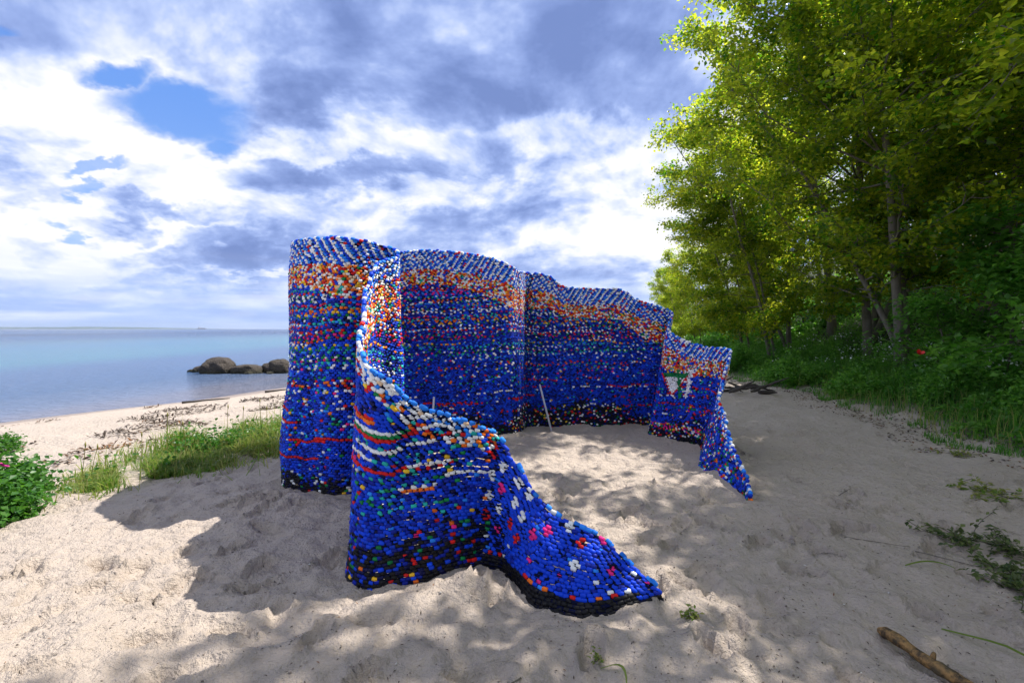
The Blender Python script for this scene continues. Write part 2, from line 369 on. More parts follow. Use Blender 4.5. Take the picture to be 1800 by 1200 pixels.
# arc length measured half way up
mid = (D[:, :2]*.5 + D[:, 2:4]*.5)
seg = np.linalg.norm(np.diff(mid, axis=0), axis=1); arc = np.concatenate([[0], np.cumsum(seg)])
CW, RH = .0345, .0238
ncol = int(arc[-1]/CW)
def colat(sv): return np.stack([np.interp(sv, arc, D[:, k]) for k in range(5)], -1)
rng = np.random.default_rng(11)
caps_p, caps_t, caps_n, caps_r, caps_c, caps_rt, caps_s = [], [], [], [], [], [], []
caps_w = []
tops = colat((np.arange(ncol)+.5)*CW)
maxrows = 126
sv_all = []
for r_ in range(maxrows):
    sv = (np.arange(ncol)+.25+.5*(r_ % 2))*CW
    A = colat(sv); B = colat(np.minimum(sv+.03, arc[-1])); A0 = colat(np.maximum(sv-.03, 0))
    gz = ground_z(A[:, 0], A[:, 1]) - .015
    bot = np.stack([A[:, 0], A[:, 1], gz], 1); top = A[:, 2:5]
    Lc = np.linalg.norm(top-bot, axis=1)
    nr = Lc/RH + (2.6*fbm(sv*2.2, sv*0, 45, 3)*2)*np.clip(Lc-.8, 0, 1) + .6*np.sin(sv*7)+.4*rng.normal(size=ncol)*.5
    f = (r_+.5)/np.maximum(nr, 1)
    keep = f <= 1.0
    tv = (B[:, :3]-A0[:, :3]); tv = np.stack([B[:, 0]-A0[:, 0], B[:, 1]-A0[:, 1], 0*sv], 1)
    tt2 = np.stack([B[:, 2]-A0[:, 2], B[:, 3]-A0[:, 3], B[:, 4]-A0[:, 4]], 1)
    fc = np.clip(f, 0, 1)[:, None]
    gz2 = ground_z(B[:, 0], B[:, 1]); gz0 = ground_z(A0[:, 0], A0[:, 1]); tv[:, 2] = gz2-gz0
    T_ = tv*(1-fc)+tt2*fc; wid = np.linalg.norm(T_, axis=1)/.06; T_ /= np.linalg.norm(T_, axis=1, keepdims=True)+1e-9
    U_ = (top-bot); U_ /= np.linalg.norm(U_, axis=1, keepdims=True)+1e-9
    N_ = np.cross(T_, U_); N_ /= np.linalg.norm(N_, axis=1, keepdims=True)+1e-9
    pos = bot*(1-fc)+top*fc
    env = np.clip(np.minimum(f*6, 1), 0, 1)*np.clip(Lc/.6, 0.2, 1)
    off = env*(.14*fbm(sv*1.6, fc[:, 0]*1.1, 41, 3) + .055*fbm(sv*4.2, fc[:, 0]*3.5, 51, 3))
    # shoulder: the top edge rolls over
    sag = -.05*ss(.93, 1.0, f)
    pos = pos + N_*off[:, None] + np.array([0, 0, 1])*(.02*fbm(sv*1.3, fc[:, 0]*3, 61, 2)*env)[:, None]
    pos = pos + rng.normal(0, .0022, pos.shape)
    k = np.where(keep)[0]
    caps_p.append(pos[k]); caps_t.append(T_[k]); caps_n.append(N_[k]); caps_r.append(np.full(len(k), r_)); caps_c.append(k)
    caps_w.append(wid[k]); caps_rt.append((nr[k]-r_)); caps_s.append(sv[k])
cp = np.vstack(caps_p); ct = np.vstack(caps_t); cn = np.vstack(caps_n); cr = np.concatenate(caps_r); ck = np.concatenate(caps_c)
crt = np.concatenate(caps_rt); cs = np.concatenate(caps_s)
NC = len(cp); cwid = np.clip(np.concatenate(caps_w), .75, 1.6)
PAL = dict(blue=(.003, .050, .60), deep=(.002, .016, .28), navy=(.002, .004, .05), sky=(.02, .22, .82), white=(.82, .82, .80), red=(.62, .012, .012), orange=(.85, .16, .012),
           yellow=(.86, .50, .03), green=(.006, .20, .055), teal=(.02, .42, .36), pink=(.80, .02, .22), black=(.008, .008, .010), purple=(.17, .02, .35), cream=(.80, .55, .34), lilac=(.55, .45, .85))
names = list(PAL); PA = np.array([PAL[k] for k in names]); ID = {k: i for i, k in enumerate(names)}
cid = np.full(NC, ID['blue'])
rr = rng.random(NC); h01 = hash2(ck, cr, 5); hs = hash2(np.floor(ck/9.), cr, 8)
def pick(mask, opts, key=None):
    u = rng.random(NC) if key is None else key
    acc = 0; tot = sum(p_ for _, p_ in opts)
    for nm, p_ in opts:
        sel = mask & (u >= acc/tot) & (u < (acc+p_)/tot+1e-9); cid[sel] = ID[nm]; acc += p_
# arc landmarks
def arc_of(k): return arc[min(k*16, len(arc)-1)]
aTail1 = arc_of(6); aPanel = arc_of(12); aRet = arc_of(17); aLeft = arc_of(21); aBack = arc_of(24); aF1 = arc_of(28); aP3 = arc_of(38); aEnd = arc_of(42)
hgt_ = cp[:, 2]
tall = (cs > aPanel) & (cs < aEnd)
front = cs <= aPanel
end = cs >= aEnd
# --- base field: blue with dense scatter growing upward
allm = np.ones(NC, bool)
cl1 = fbm(cs*1.4, hgt_*3.0, 71, 3)+.5
pick(allm, [('blue', 62), ('deep', 30), ('sky', 4), ('navy', 4)])
mid_ = tall
sc = mid_ & (rng.random(NC) < .04 + .16*ss(.5, 1.1, hgt_)+.20*ss(.5, .7, cl1))
pick(sc, [('white', 22), ('red', 18), ('teal', 20), ('green', 14), ('orange', 8), ('yellow', 5), ('pink', 4), ('sky', 14)])
# row patterns above ~1.05 m
for r_ in range(maxrows):
    rg = np.random.default_rng(900+r_)
    mrow = mid_ & (cr == r_)
    z0 = r_*RH
    a = names.index('blue')
    kind = rg.integers(0, 6)
    if z0 > .8:
        base = rg.choice(['blue', 'deep', 'blue', 'sky', 'navy'])
        alt = rg.choice(['red', 'white', 'teal', 'green', 'white', 'red', 'teal', 'blue', 'pink'])
        third = rg.choice(['white', 'red', 'green', 'sky', 'orange', 'yellow', 'white'])
        per = int(rg.integers(2, 5)); ph = int(rg.integers(0, 4))
        lastz = ss(.8, 1.3, hgt_+.25*(cl1-.5)) > rng.random(NC)
        mm = mrow & lastz
        q = (ck+ph+r_//2) % per
        cid[mm & (q == 0)] = ID[alt]
        cid[mm & (q == 1)] = ID[base]
        cid[mm & (q >= 2)] = ID[third] if kind % 2 else ID['blue']
        blkm = hash2(np.floor((ck+r_*5)/23.), np.full(NC, r_//2), 77)
        cid[mm & (blkm < .34) & (q == 0)] = ID[rg.choice(['white', 'blue', 'teal', 'green', 'orange'])]
        cid[mm & (rng.random(NC) < .16)] = ID['deep']
    elif z0 > .30 and rg.random() < .5:
        # coloured runs
        run = hash2(np.floor(ck/float(rg.integers(9, 24))), np.full(NC, r_), 13) < .33
        cnm = rg.choice(['red', 'white', 'teal', 'green', 'sky', 'red', 'white'])
        mm = mrow & run
        if cnm in ('teal', 'green', 'sky'): mm = mm & ((ck+r_) % 2 == 0)
        cid[mm] = ID[cnm]
bw = mid_ & (cs > aBack)
cid[bw & (rng.random(NC) < .18*(1-ss(1.5, 2.2, hgt_))+.06)] = ID['deep']
cid[bw & (hgt_ < 1.2) & (rng.random(NC) < .30)] = ID['blue']
cid[bw & (rng.random(NC) < .07)] = ID['navy']
# orange / red band and the blue-white shoulder under the top edge
thick = np.interp(cs, [0, aTail1, aPanel, aRet, aF1, aP3, aEnd, arc[-1]], [0, 2, 3, 11, 13, 11, 8, 1.])
topb = (crt < thick) & (tall | end)
diag = (ck + (cr//2)*np.where(np.sin(ck*.09) > 0, 1, -1)) % 3
cid[topb & (diag == 0)] = ID['white']; cid[topb & (diag == 1)] = ID['blue']; cid[topb & (diag == 2)] = ID['sky']
cid[topb & (rng.random(NC) < .06)] = ID['red']; cid[topb & (rng.random(NC) < .06)] = ID['white']
ob_ = (crt >= thick) & (crt < thick+12+3*np.sin(cs*2.1)) & tall
key = rng.random(NC)*.55+.45*hash2(ck//2, cr, 3)
pick(ob_, [('red', 20), ('white', 22), ('orange', 22), ('cream', 9), ('yellow', 8), ('teal', 5), ('blue', 16), ('green', 4)], None)
# --- front panel
fp = front & (cs > aTail1*.98)
pick(front, [('blue', 60), ('deep', 34), ('sky', 2), ('navy', 4)])
hb = cr*RH
scat = fp & (rng.random(NC) < .02+.11*ss(.5, .62, cl1))
pick(scat, [('red', 26), ('green', 24), ('yellow', 8), ('orange', 14), ('teal', 12), ('white', 7), ('pink', 5), ('black', 10)])
for r_, nm, a0, a1, ev in [(37, 'white', .10, 1.02, 0), (40, 'red', .0, .52, 0), (41, 'green', .0, .5, 0), (42, 'white', 0., .46, 0), (34, 'white', .0, .28, 0), (34, 'teal', .28, .8, 1), (31, 'red', .02, .5, 0), (31, 'white', .5, .78, 0), (32, 'pink', .0, .12, 1),
                            (29, 'teal', .15, .6, 1), (30, 'red', .55, .85, 1), (24, 'teal', .3, .55, 1), (25, 'white', .45, .75, 1), (24, 'orange', .5, .7, 0), (26, 'teal', .35, .7, 1), (20, 'teal', .35, .75, 1), (38, 'teal', .1, .6, 2), (44, 'orange', .0, .3, 0), (45, 'red', .0, .28, 0), (22, 'green', .1, .5, 1), (27, 'white', .75, 1.05, 0)]:
    sp = aPanel - cs                       # metres rightwards from the left fold
    mm = fp & (cr == r_) & (sp > a0) & (sp < a1)
    if ev: mm = mm & (ck % (ev+1) == 0)
    cid[mm] = ID[nm]
# arrow-like run ending in a white cross
blk = fp & (hb < .36+.10*(cl1-.5)*4)
pb = np.clip((.40-hb)/.26, 0, 1)
sel = fp & (rng.random(NC) < pb*.80)
pick(sel, [('black', 64), ('navy', 12), ('deep', 10), ('green', 5), ('red', 6), ('yellow', 2), ('orange', 2)])
# rim of panel: white, orange, red, yellow mix following the top edge
rim = front & (cs > arc_of(4)) & (crt < np.interp(cs, [arc_of(4), arc_of(5), arc_of(7), arc_of(9), aPanel], [1.2, 3, 7, 8, 7]))
pick(rim, [('white', 36), ('red', 15), ('orange', 20), ('sky', 8), ('yellow', 6), ('teal', 9), ('blue', 14), ('green', 3)])
wrim = front & (cs > arc_of(8)) & (crt < 4)
pick(wrim, [('white', 60), ('sky', 26), ('cream', 6), ('blue', 10)])
cid[front & (crt < 1.1)] = ID['sky']
# --- tail cloth with flowers
tail = front & (cs < arc_of(6.3) if False else cs < arc_of(6)+.12)
tm = tail & (crt > 1.1)
pick(tm, [('blue', 90), ('deep', 8), ('sky', 2)])
flower = [('white', 0), ('red', 1), ('pink', 2)]
def setcap(c0, r0, nm, m_=None):
    cid[(ck == c0) & (cr == r0) & front] = ID[nm]
fl = np.random.default_rng(5)
for a_, r0 in enumerate(range(5, 34, 3)):
    for b_, c0 in enumerate(range(2, int((arc_of(6)+.12)/CW), 6)):
        cc0 = c0 + (a_ % 2)*3
        nm = ['white', 'red', 'pink', 'white'][int(fl.integers(0, 4))]
        if fl.random() < .15: continue
        if r0 < 11: setcap(cc0, r0, nm if nm != 'red' else 'pink')
        else:
            setcap(cc0, r0, nm); setcap(cc0+1, r0, nm); cx_ = cc0+(r0 % 2); setcap(cx_, r0+1, nm); setcap(cx_, r0-1, nm)
bb = tm & (cr < 5) & (cr > 2) & (rng.random(NC) < .42)
pick(bb, [('red', 30), ('orange', 24), ('white', 14), ('yellow', 6), ('blue', 30)])
cid[tail & (cr < 4 - (cs < .15)*2)] = ID['black']
# --- black hem of the tall walls
hem = tall & (cr*RH < .10 + .18*ss(.45, .75, cl1)*(cs > aBack) + .12*rng.random(NC) + .15*((cs > aF1) & (cs < arc_of(33))))
pick(hem, [('black', 56), ('navy', 12), ('deep', 12), ('red', 5), ('green', 5), ('white', 9), ('yellow', 2)])
# near end piece: figures
e3 = (cs > arc_of(38)) & (cs < aEnd)
hem3 = e3 & (cr > 4) & (cr < 10)
pick(hem3 & (rng.random(NC) < .6), [('pink', 28), ('red', 20), ('orange', 12), ('yellow', 10), ('white', 12), ('green', 14), ('teal', 6)])
c38 = int(arc_of(39)/CW)
for r0 in range(28, 42):
    wdt = (r0-28)*.55
    mm = e3 & (cr == r0) & (np.abs(ck-(c38+3)) < wdt)
    cid[mm] = ID['white'] if r0 < 39 else ID['green']
    cid[e3 & (cr == r0) & (np.abs(np.abs(ck-(c38+3))-wdt-.5) < .6)] = ID['red']
for r0 in range(26, 44):
    cid[e3 & (cr == r0) & (np.abs(ck-(c38+12-(r0-26)*.1)) < (1 if r0 % 6 else 3))] = ID['white']
    cid[e3 & (cr == r0) & (np.abs(ck-(c38+8-(r0-26)*.25)) < 1)] = ID['green']
en = end & (crt >= thick)
pick(en & (rng.random(NC) < .28), [('white', 22), ('red', 20), ('green', 26), ('orange', 8), ('teal', 12), ('black', 8), ('sky', 8)])
pick(en & (cp[:, 2] > .95), [('orange', 25), ('yellow', 15), ('white', 25), ('red', 18), ('sky', 10), ('cream', 8)])
pick(en & (cp[:, 2] > .72) & (cp[:, 2] < .93), [('white', 60), ('sky', 12), ('blue', 28)])
# small shade variation of each cap
colv = PA[cid]*(1+rng.normal(0, .13, (NC, 1)))
colv = np.clip(colv, 0.002, .9)

# cap shapes: two caps snapped face to face on the string (barrel with a seam)
def cap_unit(k, prof):
    an = np.linspace(0, 2*np.pi, k, endpoint=False)
    V = np.concatenate([np.stack([np.full(k, x), r*np.cos(an), r*np.sin(an)], 1) for x, r in prof])
    n = len(prof); Q = []
    for a in range(n-1):
        for j in range(k): Q.append((a*k+j, a*k+(j+1) % k, (a+1)*k+(j+1) % k, (a+1)*k+j))
    V = np.vstack([V, [prof[0][0], 0, 0], [prof[-1][0], 0, 0]]); T = []
    for j in range(k):
        T.append((n*k, (j+1) % k, j)); T.append((n*k+1, (n-1)*k+j, (n-1)*k+(j+1) % k))
    return V, np.array(Q), np.array(T)
NEAR = cap_unit(7, [(-.0180, .0105), (-.0125, .0146), (.0125, .0146), (.0180, .0105)])
FAR = cap_unit(6, [(-.0178, .0122), (0, .0182), (.0178, .0122)])
def frames(idx):
    e1 = ct[idx] + rng.normal(0, .10, (len(idx), 3)); e1 /= np.linalg.norm(e1, axis=1, keepdims=True)
    e2 = np.cross(cn[idx], e1); e2 /= np.linalg.norm(e2, axis=1, keepdims=True); e3 = np.cross(e1, e2)
    return e1, e2, e3
size = 1+rng.normal(0, .05, NC)
isrim = crt < 1.05
size[isrim] *= 1.2; cwid[isrim] = np.minimum(cwid[isrim], 1.0)
def bake(idx, unit, name):
    V, Q, T = unit; e1, e2, e3 = frames(idx); s_ = size[idx][:, None, None]
    P = cp[idx][:, None] + s_*(V[None, :, 0:1]*e1[:, None]*cwid[idx][:, None, None] + V[None, :, 1:2]*e2[:, None] + V[None, :, 2:3]*e3[:, None])
    off = (np.arange(len(idx))*len(V))
    me = mesh_np(name, P.reshape(-1, 3), (Q[None]+off[:, None, None]).reshape(-1, 4), (T[None]+off[:, None, None]).reshape(-1, 3))
    cv = np.repeat(colv[idx], len(V), 0); addattr(me, 'cap_colour', np.hstack([cv, np.ones((len(cv), 1))]), 'FLOAT_COLOR')
    return me
m, t = mat('bottle_cap_plastic')
a = t.attr('cap_colour').outputs['Color']
nz = t.noise(t.pos(), 90, 3)
CAPM = m
t.out(t.principled(Base_Color=t.mix(t.sstep(nz, .5, .75, 0., .18), a, t.mix(.5, a, (.30, .26, .22))), Roughness=t.sstep(nz, .3, .7, .42, .65), Specular_IOR_Level=.16))
# the 300 caps that show largest are separate parts
vis = front & (cs < aPanel-.02)
dist_c = np.linalg.norm(cp - np.array([0, 0, 1.6]), axis=1); dist_c[~vis] = 99
dist_c = dist_c + 0.5*(cp[:, 2] < .06)
big = np.argsort(dist_c)[:300]; bigm = np.zeros(NC, bool); bigm[big] = True
nearm = (cs < arc_of(23)) & ~bigm; farm = (cs >= arc_of(23)) & ~bigm
cur = empty('bottle_cap_sculpture', (0, 3, 0))
tag(cur, 'tall winding curtain of strung blue, white and coloured bottle caps standing on the sand', 'sculpture')
def part(name, me, m_, par=cur, kind=None):
    o = ob(name, me, m_, par); o.matrix_parent_inverse = par.matrix_basis.inverted()
    if kind: o['kind'] = kind
    return o
o = part('strung_bottle_caps', bake(np.where(nearm | farm)[0][:0] if False else np.where(nearm)[0], NEAR, 'near_caps'), CAPM, kind='stuff')
o2 = part('strung_bottle_caps', bake(np.where(farm)[0], FAR, 'far_caps'), CAPM, kind='stuff')
unit_me = {}
V, Q, T = NEAR
e1, e2, e3 = frames(big)
for j, ix in enumerate(big):
    nm = names[cid[ix]]
    if nm not in unit_me:
        me = mesh_np('cap_'+nm, V, Q, T); c4 = np.tile(np.array([*PAL[nm], 1.]), (len(V), 1)); addattr(me, 'cap_colour', c4, 'FLOAT_COLOR'); me.materials.append(CAPM); unit_me[nm] = me
    o = bpy.data.objects.new('bottle_cap', unit_me[nm]); C.objects.link(o); o.parent = cur
    s_ = size[ix]
    w_ = s_*cwid[ix]
    M = Matrix(((e1[j][0]*w_, e2[j][0]*s_, e3[j][0]*s_, cp[ix][0]), (e1[j][1]*w_, e2[j][1]*s_, e3[j][1]*s_, cp[ix][1]), (e1[j][2]*w_, e2[j][2]*s_, e3[j][2]*s_, cp[ix][2]), (0, 0, 0, 1)))
    o.matrix_parent_inverse = Matrix.Translation((0, -3, 0)); o.matrix_basis = M
# stringing cords, thickened to close gaps, coloured near black as shade between caps
q = MB()
for r_ in range(0, maxrows):
    k = np.where(cr == r_)[0]; k = k[np.argsort(ck[k])]
    if len(k) < 4: continue
    br = np.where(np.diff(ck[k]) > 1)[0]+1
    for run in np.split(k, br):
        if len(run) > 5: q.tube(cp[run[::2]], .0125, 4, cap=False)
m, t = mat('shade_black_cord'); t.out(t.principled(Base_Color=(.004, .006, .03), Roughness=.9, Specular_IOR_Level=.1))
part('gap_shade_cord', q.mesh('shade_black_cord'), m, kind='stuff')

# ------------------------------------------------------------------ poles
m, t = mat('white_pole_plastic'); t.out(t.principled(Base_Color=(.62, .64, .70), Roughness=.4)); POLE = m
def pole(a, b_, r, label):
    q = MB(); q.tube([a, np.array(a)*.02+np.array(b_)*.98, b_], [r, r, r*.6], 8)
    tag(ob('support_pole', q.mesh('support_pole'), POLE), label, 'pole')
pole((.62, 7.55, .0), (.45, 7.86, .70), .016, 'slim white pole leaning against the recessed back wall of caps')
pole((-1.15, 6.85, .0), (-1.13, 6.98, .62), .016, 'short upright white pole seen behind the draped front panel')

print('caps', NC, 'arc', arc[-1], 'ground', nx*ny)
#@@VEG@@
# ------------------------------------------------------------------ foliage materials
def leaf_mat(name, c0, c1, trans, tc0, tc1, rough=.5):
    m, t = mat(name)
    f = t.attr('tint').outputs['Fac']
    col = t.mix(f, c0, c1); tcol = t.mix(f, tc0, tc1)
    pr = t.principled(Base_Color=col, Roughness=rough, Specular_IOR_Level=.35)
    tr = t.n('ShaderNodeBsdfTranslucent'); t.put(tr.inputs[0], tcol)
    mx = t.n('ShaderNodeMixShader'); mx.inputs[0].default_value = trans
    t.t.links.new(pr, mx.inputs[1]); t.t.links.new(tr.outputs[0], mx.inputs[2]); t.out(mx.outputs[0])
    return m
LEAF = leaf_mat('tree_leaf', (.016, .055, .006), (.11, .17, .014), .60, (.13, .38, .008), (1.0, .98, .05), .34)
HERB = leaf_mat('herb_leaf', (.045, .14, .018), (.16, .34, .06), .48, (.10, .38, .02), (.36, .70, .07), .40)
GRASS = leaf_mat('grass_blade', (.08, .17, .015), (.34, .31, .11), .45, (.20, .40, .02), (.55, .52, .14))
ROSE = leaf_mat('rose_leaf', (.02, .085, .010), (.07, .19, .02), .35, (.05, .24, .01), (.16, .40, .03), .4)
WEED = leaf_mat('weed_leaf', (.03, .06, .015), (.14, .17, .05), .25, (.05, .14, .02), (.25, .32, .06), .5)
m, t = mat('bark')
P = t.obj()
n_ = t.noise(t.vm('MULTIPLY', P, (1, 1, .3)), 9, 6, .65)
col = t.mix(n_, (.06, .05, .038), (.26, .23, .18)); col = t.mix(t.sstep(t.noise(P, 2.2, 3), .55, .7, 0, .6), col, (.07, .085, .035))
t.out(t.principled(Base_Color=col, Roughness=.95, Normal=t.bump(n_, .8, .03))); BARK = m
m, t = mat('white_petal'); t.out(t.principled(Base_Color=(.75, .78, .70), Roughness=.6)); PETALW = m
m, t = mat('pink_petal'); t.out(t.principled(Base_Color=(.70, .03, .32), Roughness=.6)); PETALP = m
m, t = mat('red_petal'); t.out(t.principled(Base_Color=(.75, .02, .015), Roughness=.5)); PETALR = m

def unit(v): return v/(np.linalg.norm(v, axis=-1, keepdims=True)+1e-9)
def leaves(P, size, rg, flat=.7, tint=None, asp=.62, drop=.25):
    """folded pointed leaves, four corners each"""
    n = len(P)
    dirv = rg.normal(size=(n, 3)); dirv[:, 2] = dirv[:, 2]*.45 - drop; dirv = unit(dirv)
    nor = rg.normal(size=(n, 3))*(1-flat) + np.array([0, 0, 1.])*flat; side = unit(np.cross(dirv, nor)); nor = np.cross(side, dirv)
    s = (size*rg.uniform(.65, 1.25, n))[:, None]
    a = P; b_ = P + dirv*s*.5 + side*s*asp*.5 + nor*s*.08; c = P + dirv*s - nor*s*.10; e = P + dirv*s*.5 - side*s*asp*.5 + nor*s*.08
    V = np.stack([a, b_, c, e], 1).reshape(-1, 3); Q = np.arange(n*4).reshape(-1, 4)
    tn = rg.random(n) if tint is None else tint
    return V, Q, np.repeat(tn, 4)
def curve(a, dirv, L, n, rg, wob=.12, bend=(0, 0, 0)):
    p_ = np.array(a, float); dv = np.array(dirv, float); out = [p_.copy()]
    for k in range(n):
        dv = dv + rg.normal(0, wob, 3) + np.array(bend)/n; dv /= np.linalg.norm(dv)
        p_ = p_ + dv*L/n; out.append(p_.copy())
    return np.array(out)

def make_tree(seed, H, R0, nb, zmin, r0, bias=.5, lean=(-.12, 0), leafn=42000, lsize=.10, stems=1, taper=.55, clump=.17):
    rg = np.random.default_rng(seed)
    wood = MB(); LP = []; LT = []
    for st in range(stems):
        a0 = np.array([rg.normal(0, .12)*(stems > 1), rg.normal(0, .12)*(stems > 1), -.3])
        tr = curve(a0, (lean[0]+rg.normal(0, .10)*(st > 0), lean[1]+rg.normal(0, .08), 1), H, 16, rg, .045, (lean[0]*.3, 0, 0))
        tt_ = np.linspace(0, 1, 17); rr_ = r0*(1-.86*tt_**.8)*(1+.5*np.exp(-tt_*22))*(1 if st == 0 else .75)
        wood.tube(tr, rr_, 9)
        for k in range(nb//stems):
            h = zmin + (H*.98-zmin)*((k+rg.random())/(nb/stems))
            f = h/H; base = np.array([np.interp(f, tt_, tr[:, c]) for c in range(3)])
            az = rg.uniform(0, 2*np.pi)
            dirv = np.array([math.cos(az), math.sin(az), rg.uniform(.05, .75)*(.4+f)])
            q_ = (f-zmin/H)/(1-zmin/H)
            prof = (1-q_**2.2)*.95+.12
            L = R0*prof*(1+bias*(-math.cos(az)))*rg.uniform(.7, 1.15)*(.75 if f < .3 else 1)
            br = curve(base, unit(dirv), L, 8, rg, .13, (0, 0, -.12))
            rb = max(.012, r0*.34*(1-f*.75))
            wood.tube(br, rb*(1-.85*np.linspace(0, 1, 9)), 5, cap=False)
            ns = int(5+L*2.6)
            for s_ in range(ns):
                g = .22+.78*(s_+rg.random())/ns; bp = np.array([np.interp(g, np.linspace(0, 1, 9), br[:, c]) for c in range(3)])
                bd = unit(br[min(8, int(g*8)+1)]-br[int(g*8)] if g < 1 else br[-1]-br[-2])
                dv = unit(bd*.7 + rg.normal(0, .75, 3)*np.array([1, 1, .55]) + np.array([0, 0, .12]))
                sl = rg.uniform(.45, 1.15)*(1.15-g*.4)*(.5+.28*R0*.5)
                tw = curve(bp, dv, sl, 5, rg, .22, (0, 0, -.1))
                wood.tube(tw, rb*.28*(1-.8*np.linspace(0, 1, 6))+.002, 3, cap=False)
                for e_ in range(3):
                    u_ = rg.uniform(.35, 1.05); LP.append(tw[min(5, int(u_*5))] + rg.normal(0, .06, 3)); LT.append(rg.normal(.45, .2))
    LP = np.array(LP); LT = np.array(LT); per = max(4, int(leafn/len(LP)))
    n = len(LP)*per; idx = np.repeat(np.arange(len(LP)), per)
    off = rg.normal(0, 1, (n, 3))*np.array([clump, clump, clump*.5])
    V, Q, tn = leaves(LP[idx]+off, lsize, rg, .62, np.clip(LT[idx]*1.1-.05+rg.normal(0, .20, n), 0, 1))
    lm = mesh_np('leaves', V, Q, smooth=False); addattr(lm, 'tint', tn)
    return wood.mesh('wood'), lm
TV = [make_tree(1, 13.5, 3.3, 46, 2.6, .14, .45, (-.20, .0), 30000, .135),
      make_tree(2, 12.5, 3.0, 44, 2.0, .12, .5, (-.24, .02), 27000, .13, 2),
      make_tree(3, 14.5, 3.4, 46, 4.2, .15, .35, (-.12, -.02), 29000, .135),
      make_tree(4, 8.5, 2.3, 34, 1.0, .07, .4, (-.14, .0), 30000, .11, 2)]
def place_tree(v, x, y, rz, sc, name, label, group):
    r_ = empty(name, (x, y, float(ground_z(x, y))), rz); r_.scale = (sc, sc, sc)
    tag(r_, label, 'tree', group)
    o = ob('trunk', TV[v][0], BARK, r_); c = ob('crown', TV[v][1], LEAF, r_); c['kind'] = 'stuff'
    return r_
G1 = 'leafy trees along the edge of the beach'; G2 = 'trees deeper in the dark wood'; G3 = 'far trees along the shore'
A = 'broadleaf_tree'
place_tree(0, 10.2, 12.6, .1, 1.0, A, 'tall tree whose leaning grey trunk rises left of the twin trunks at the wood edge', G1)
place_tree(1, 10.7, 13.0, -.35, 1.02, A, 'twin trunked tree just right of the leaning grey trunk', G1)
place_tree(2, 12.2, 12.4, .5, .98, A, 'straight dark trunked tree right of the twin trunked one, above the white flowers', G1)
place_tree(0, 11.3, 15.3, .25, 1.0, A, 'sunlit yellow-green tree whose outer branches hang farthest over the beach', G1)
place_tree(3, 9.6, 17.6, .0, 1.1, A, 'slim multi-stemmed tree behind the overhanging yellow-green tree', G1)
place_tree(1, 11.2, 19.6, .2, .85, A, 'mid green tree with thin pale stems past the slim multi-stemmed one', G1)
place_tree(3, 11.0, 22.5, -.4, 1.0, A, 'bushy low tree beyond the end of the cap curtain', G1)
place_tree(2, 13.0, 25.0, .3, .66, A, 'rounded tree standing farther along the bank', G1)
G_FAR = [(11.2, 29, 3, .78, 'low bright tree where the wood begins to recede'), (12.6, 35, 3, .72, 'small round crowned tree in the receding tree line'), (14.6, 42, 1, .52, 'twin stemmed tree far along the shore'),
         (16.4, 49, 3, .8, 'tiny looking round tree far along the shore'), (19.5, 60, 3, .85, 'far green tree just right of the curtain top'), (23.5, 75, 3, .9, 'farthest tree at the left end of the wood'), (14.5, 30, 0, .62, 'taller tree backing the receding tree line'), (17.5, 40, 0, .60, 'dark tree backing the far shore trees')]
for i_, (x, y, v, sc, lb) in enumerate(G_FAR): place_tree(v, x, y, i_*.8-.9, sc, A, lb, G3)
DEEP = [(12.6, 9.2), (13.2, 13.8), (12.4, 16.8), (13.6, 20.5), (16.5, 11.5), (16.8, 16), (17, 21), (21, 14), (21, 20), (24.5, 26), (13.8, 25.5), (17.5, 6.5), (21, 9.5), (18, 28), (15, 3.5)]
for i_, (x, y) in enumerate(DEEP):
    place_tree([2, 0, 1][i_ % 3], x, y, 1.3*i_, 1.0+.05*(i_ % 4), A, 'tall dark tree among the crowded trunks deep in the shaded wood', G2)
# trees beside and behind the camera whose crowns reach over the beach
NEARB = [(13.6, 8.4, .2, 0, 1.05, 'large shady tree nearest the right edge of the picture'), (8.8, 4.4, -.2, 2, 1.18, 'tree beside the beach path whose crown shades the sand'), (8.4, 2.2, .3, 2, 1.10, 'tree standing level with the viewer over the fallen log'), (8.9, -1.2, .1, 2, 1.0, 'tree on the bank behind the viewer')]
for x, y, rz, v, sc, lb in NEARB: place_tree(v, x, y, rz, sc, A, lb, G1)

# saplings with large bright leaves in front of the dark wood
def sapling(seed, H, R0, n, ls):
    rg = np.random.default_rng(seed); wd = MB(); LP = []
    tr = curve((0, 0, -.1), (-.1, -.05, 1), H, 8, rg, .08); wd.tube(tr, .035*(1-.8*np.linspace(0, 1, 9)), 6)
    for k in range(18):
        f = .25+.75*(k+.5)/18; b0 = np.array([np.interp(f, np.linspace(0, 1, 9), tr[:, c]) for c in range(3)])
        az = rg.uniform(0, 6.28); L = R0*(1.1-f*.7)*rg.uniform(.7, 1.2)
        br = curve(b0, unit(np.array([math.cos(az)-.3, math.sin(az), .35])), L, 6, rg, .14, (0, 0, -.5)); wd.tube(br, .012*(1-.7*np.linspace(0, 1, 7)), 4, cap=False)
        for q_ in range(7): LP.append(br[int(rg.integers(2, 7))]+rg.normal(0, .10, 3))
    LP = np.array(LP); per = n//len(LP); idx = np.repeat(np.arange(len(LP)), per)
    V, Q, tn = leaves(LP[idx]+rg.normal(0, 1, (len(idx), 3))*np.array([.22, .22, .10]), ls, rg, .8, None, .8)
    lm = mesh_np('leaves', V, Q, smooth=False); addattr(lm, 'tint', tn*.8); return wd.mesh('stem'), lm
SP = [sapling(31, 3.4, 1.7, 3600, .14), sapling(32, 2.2, 1.3, 2600, .12)]
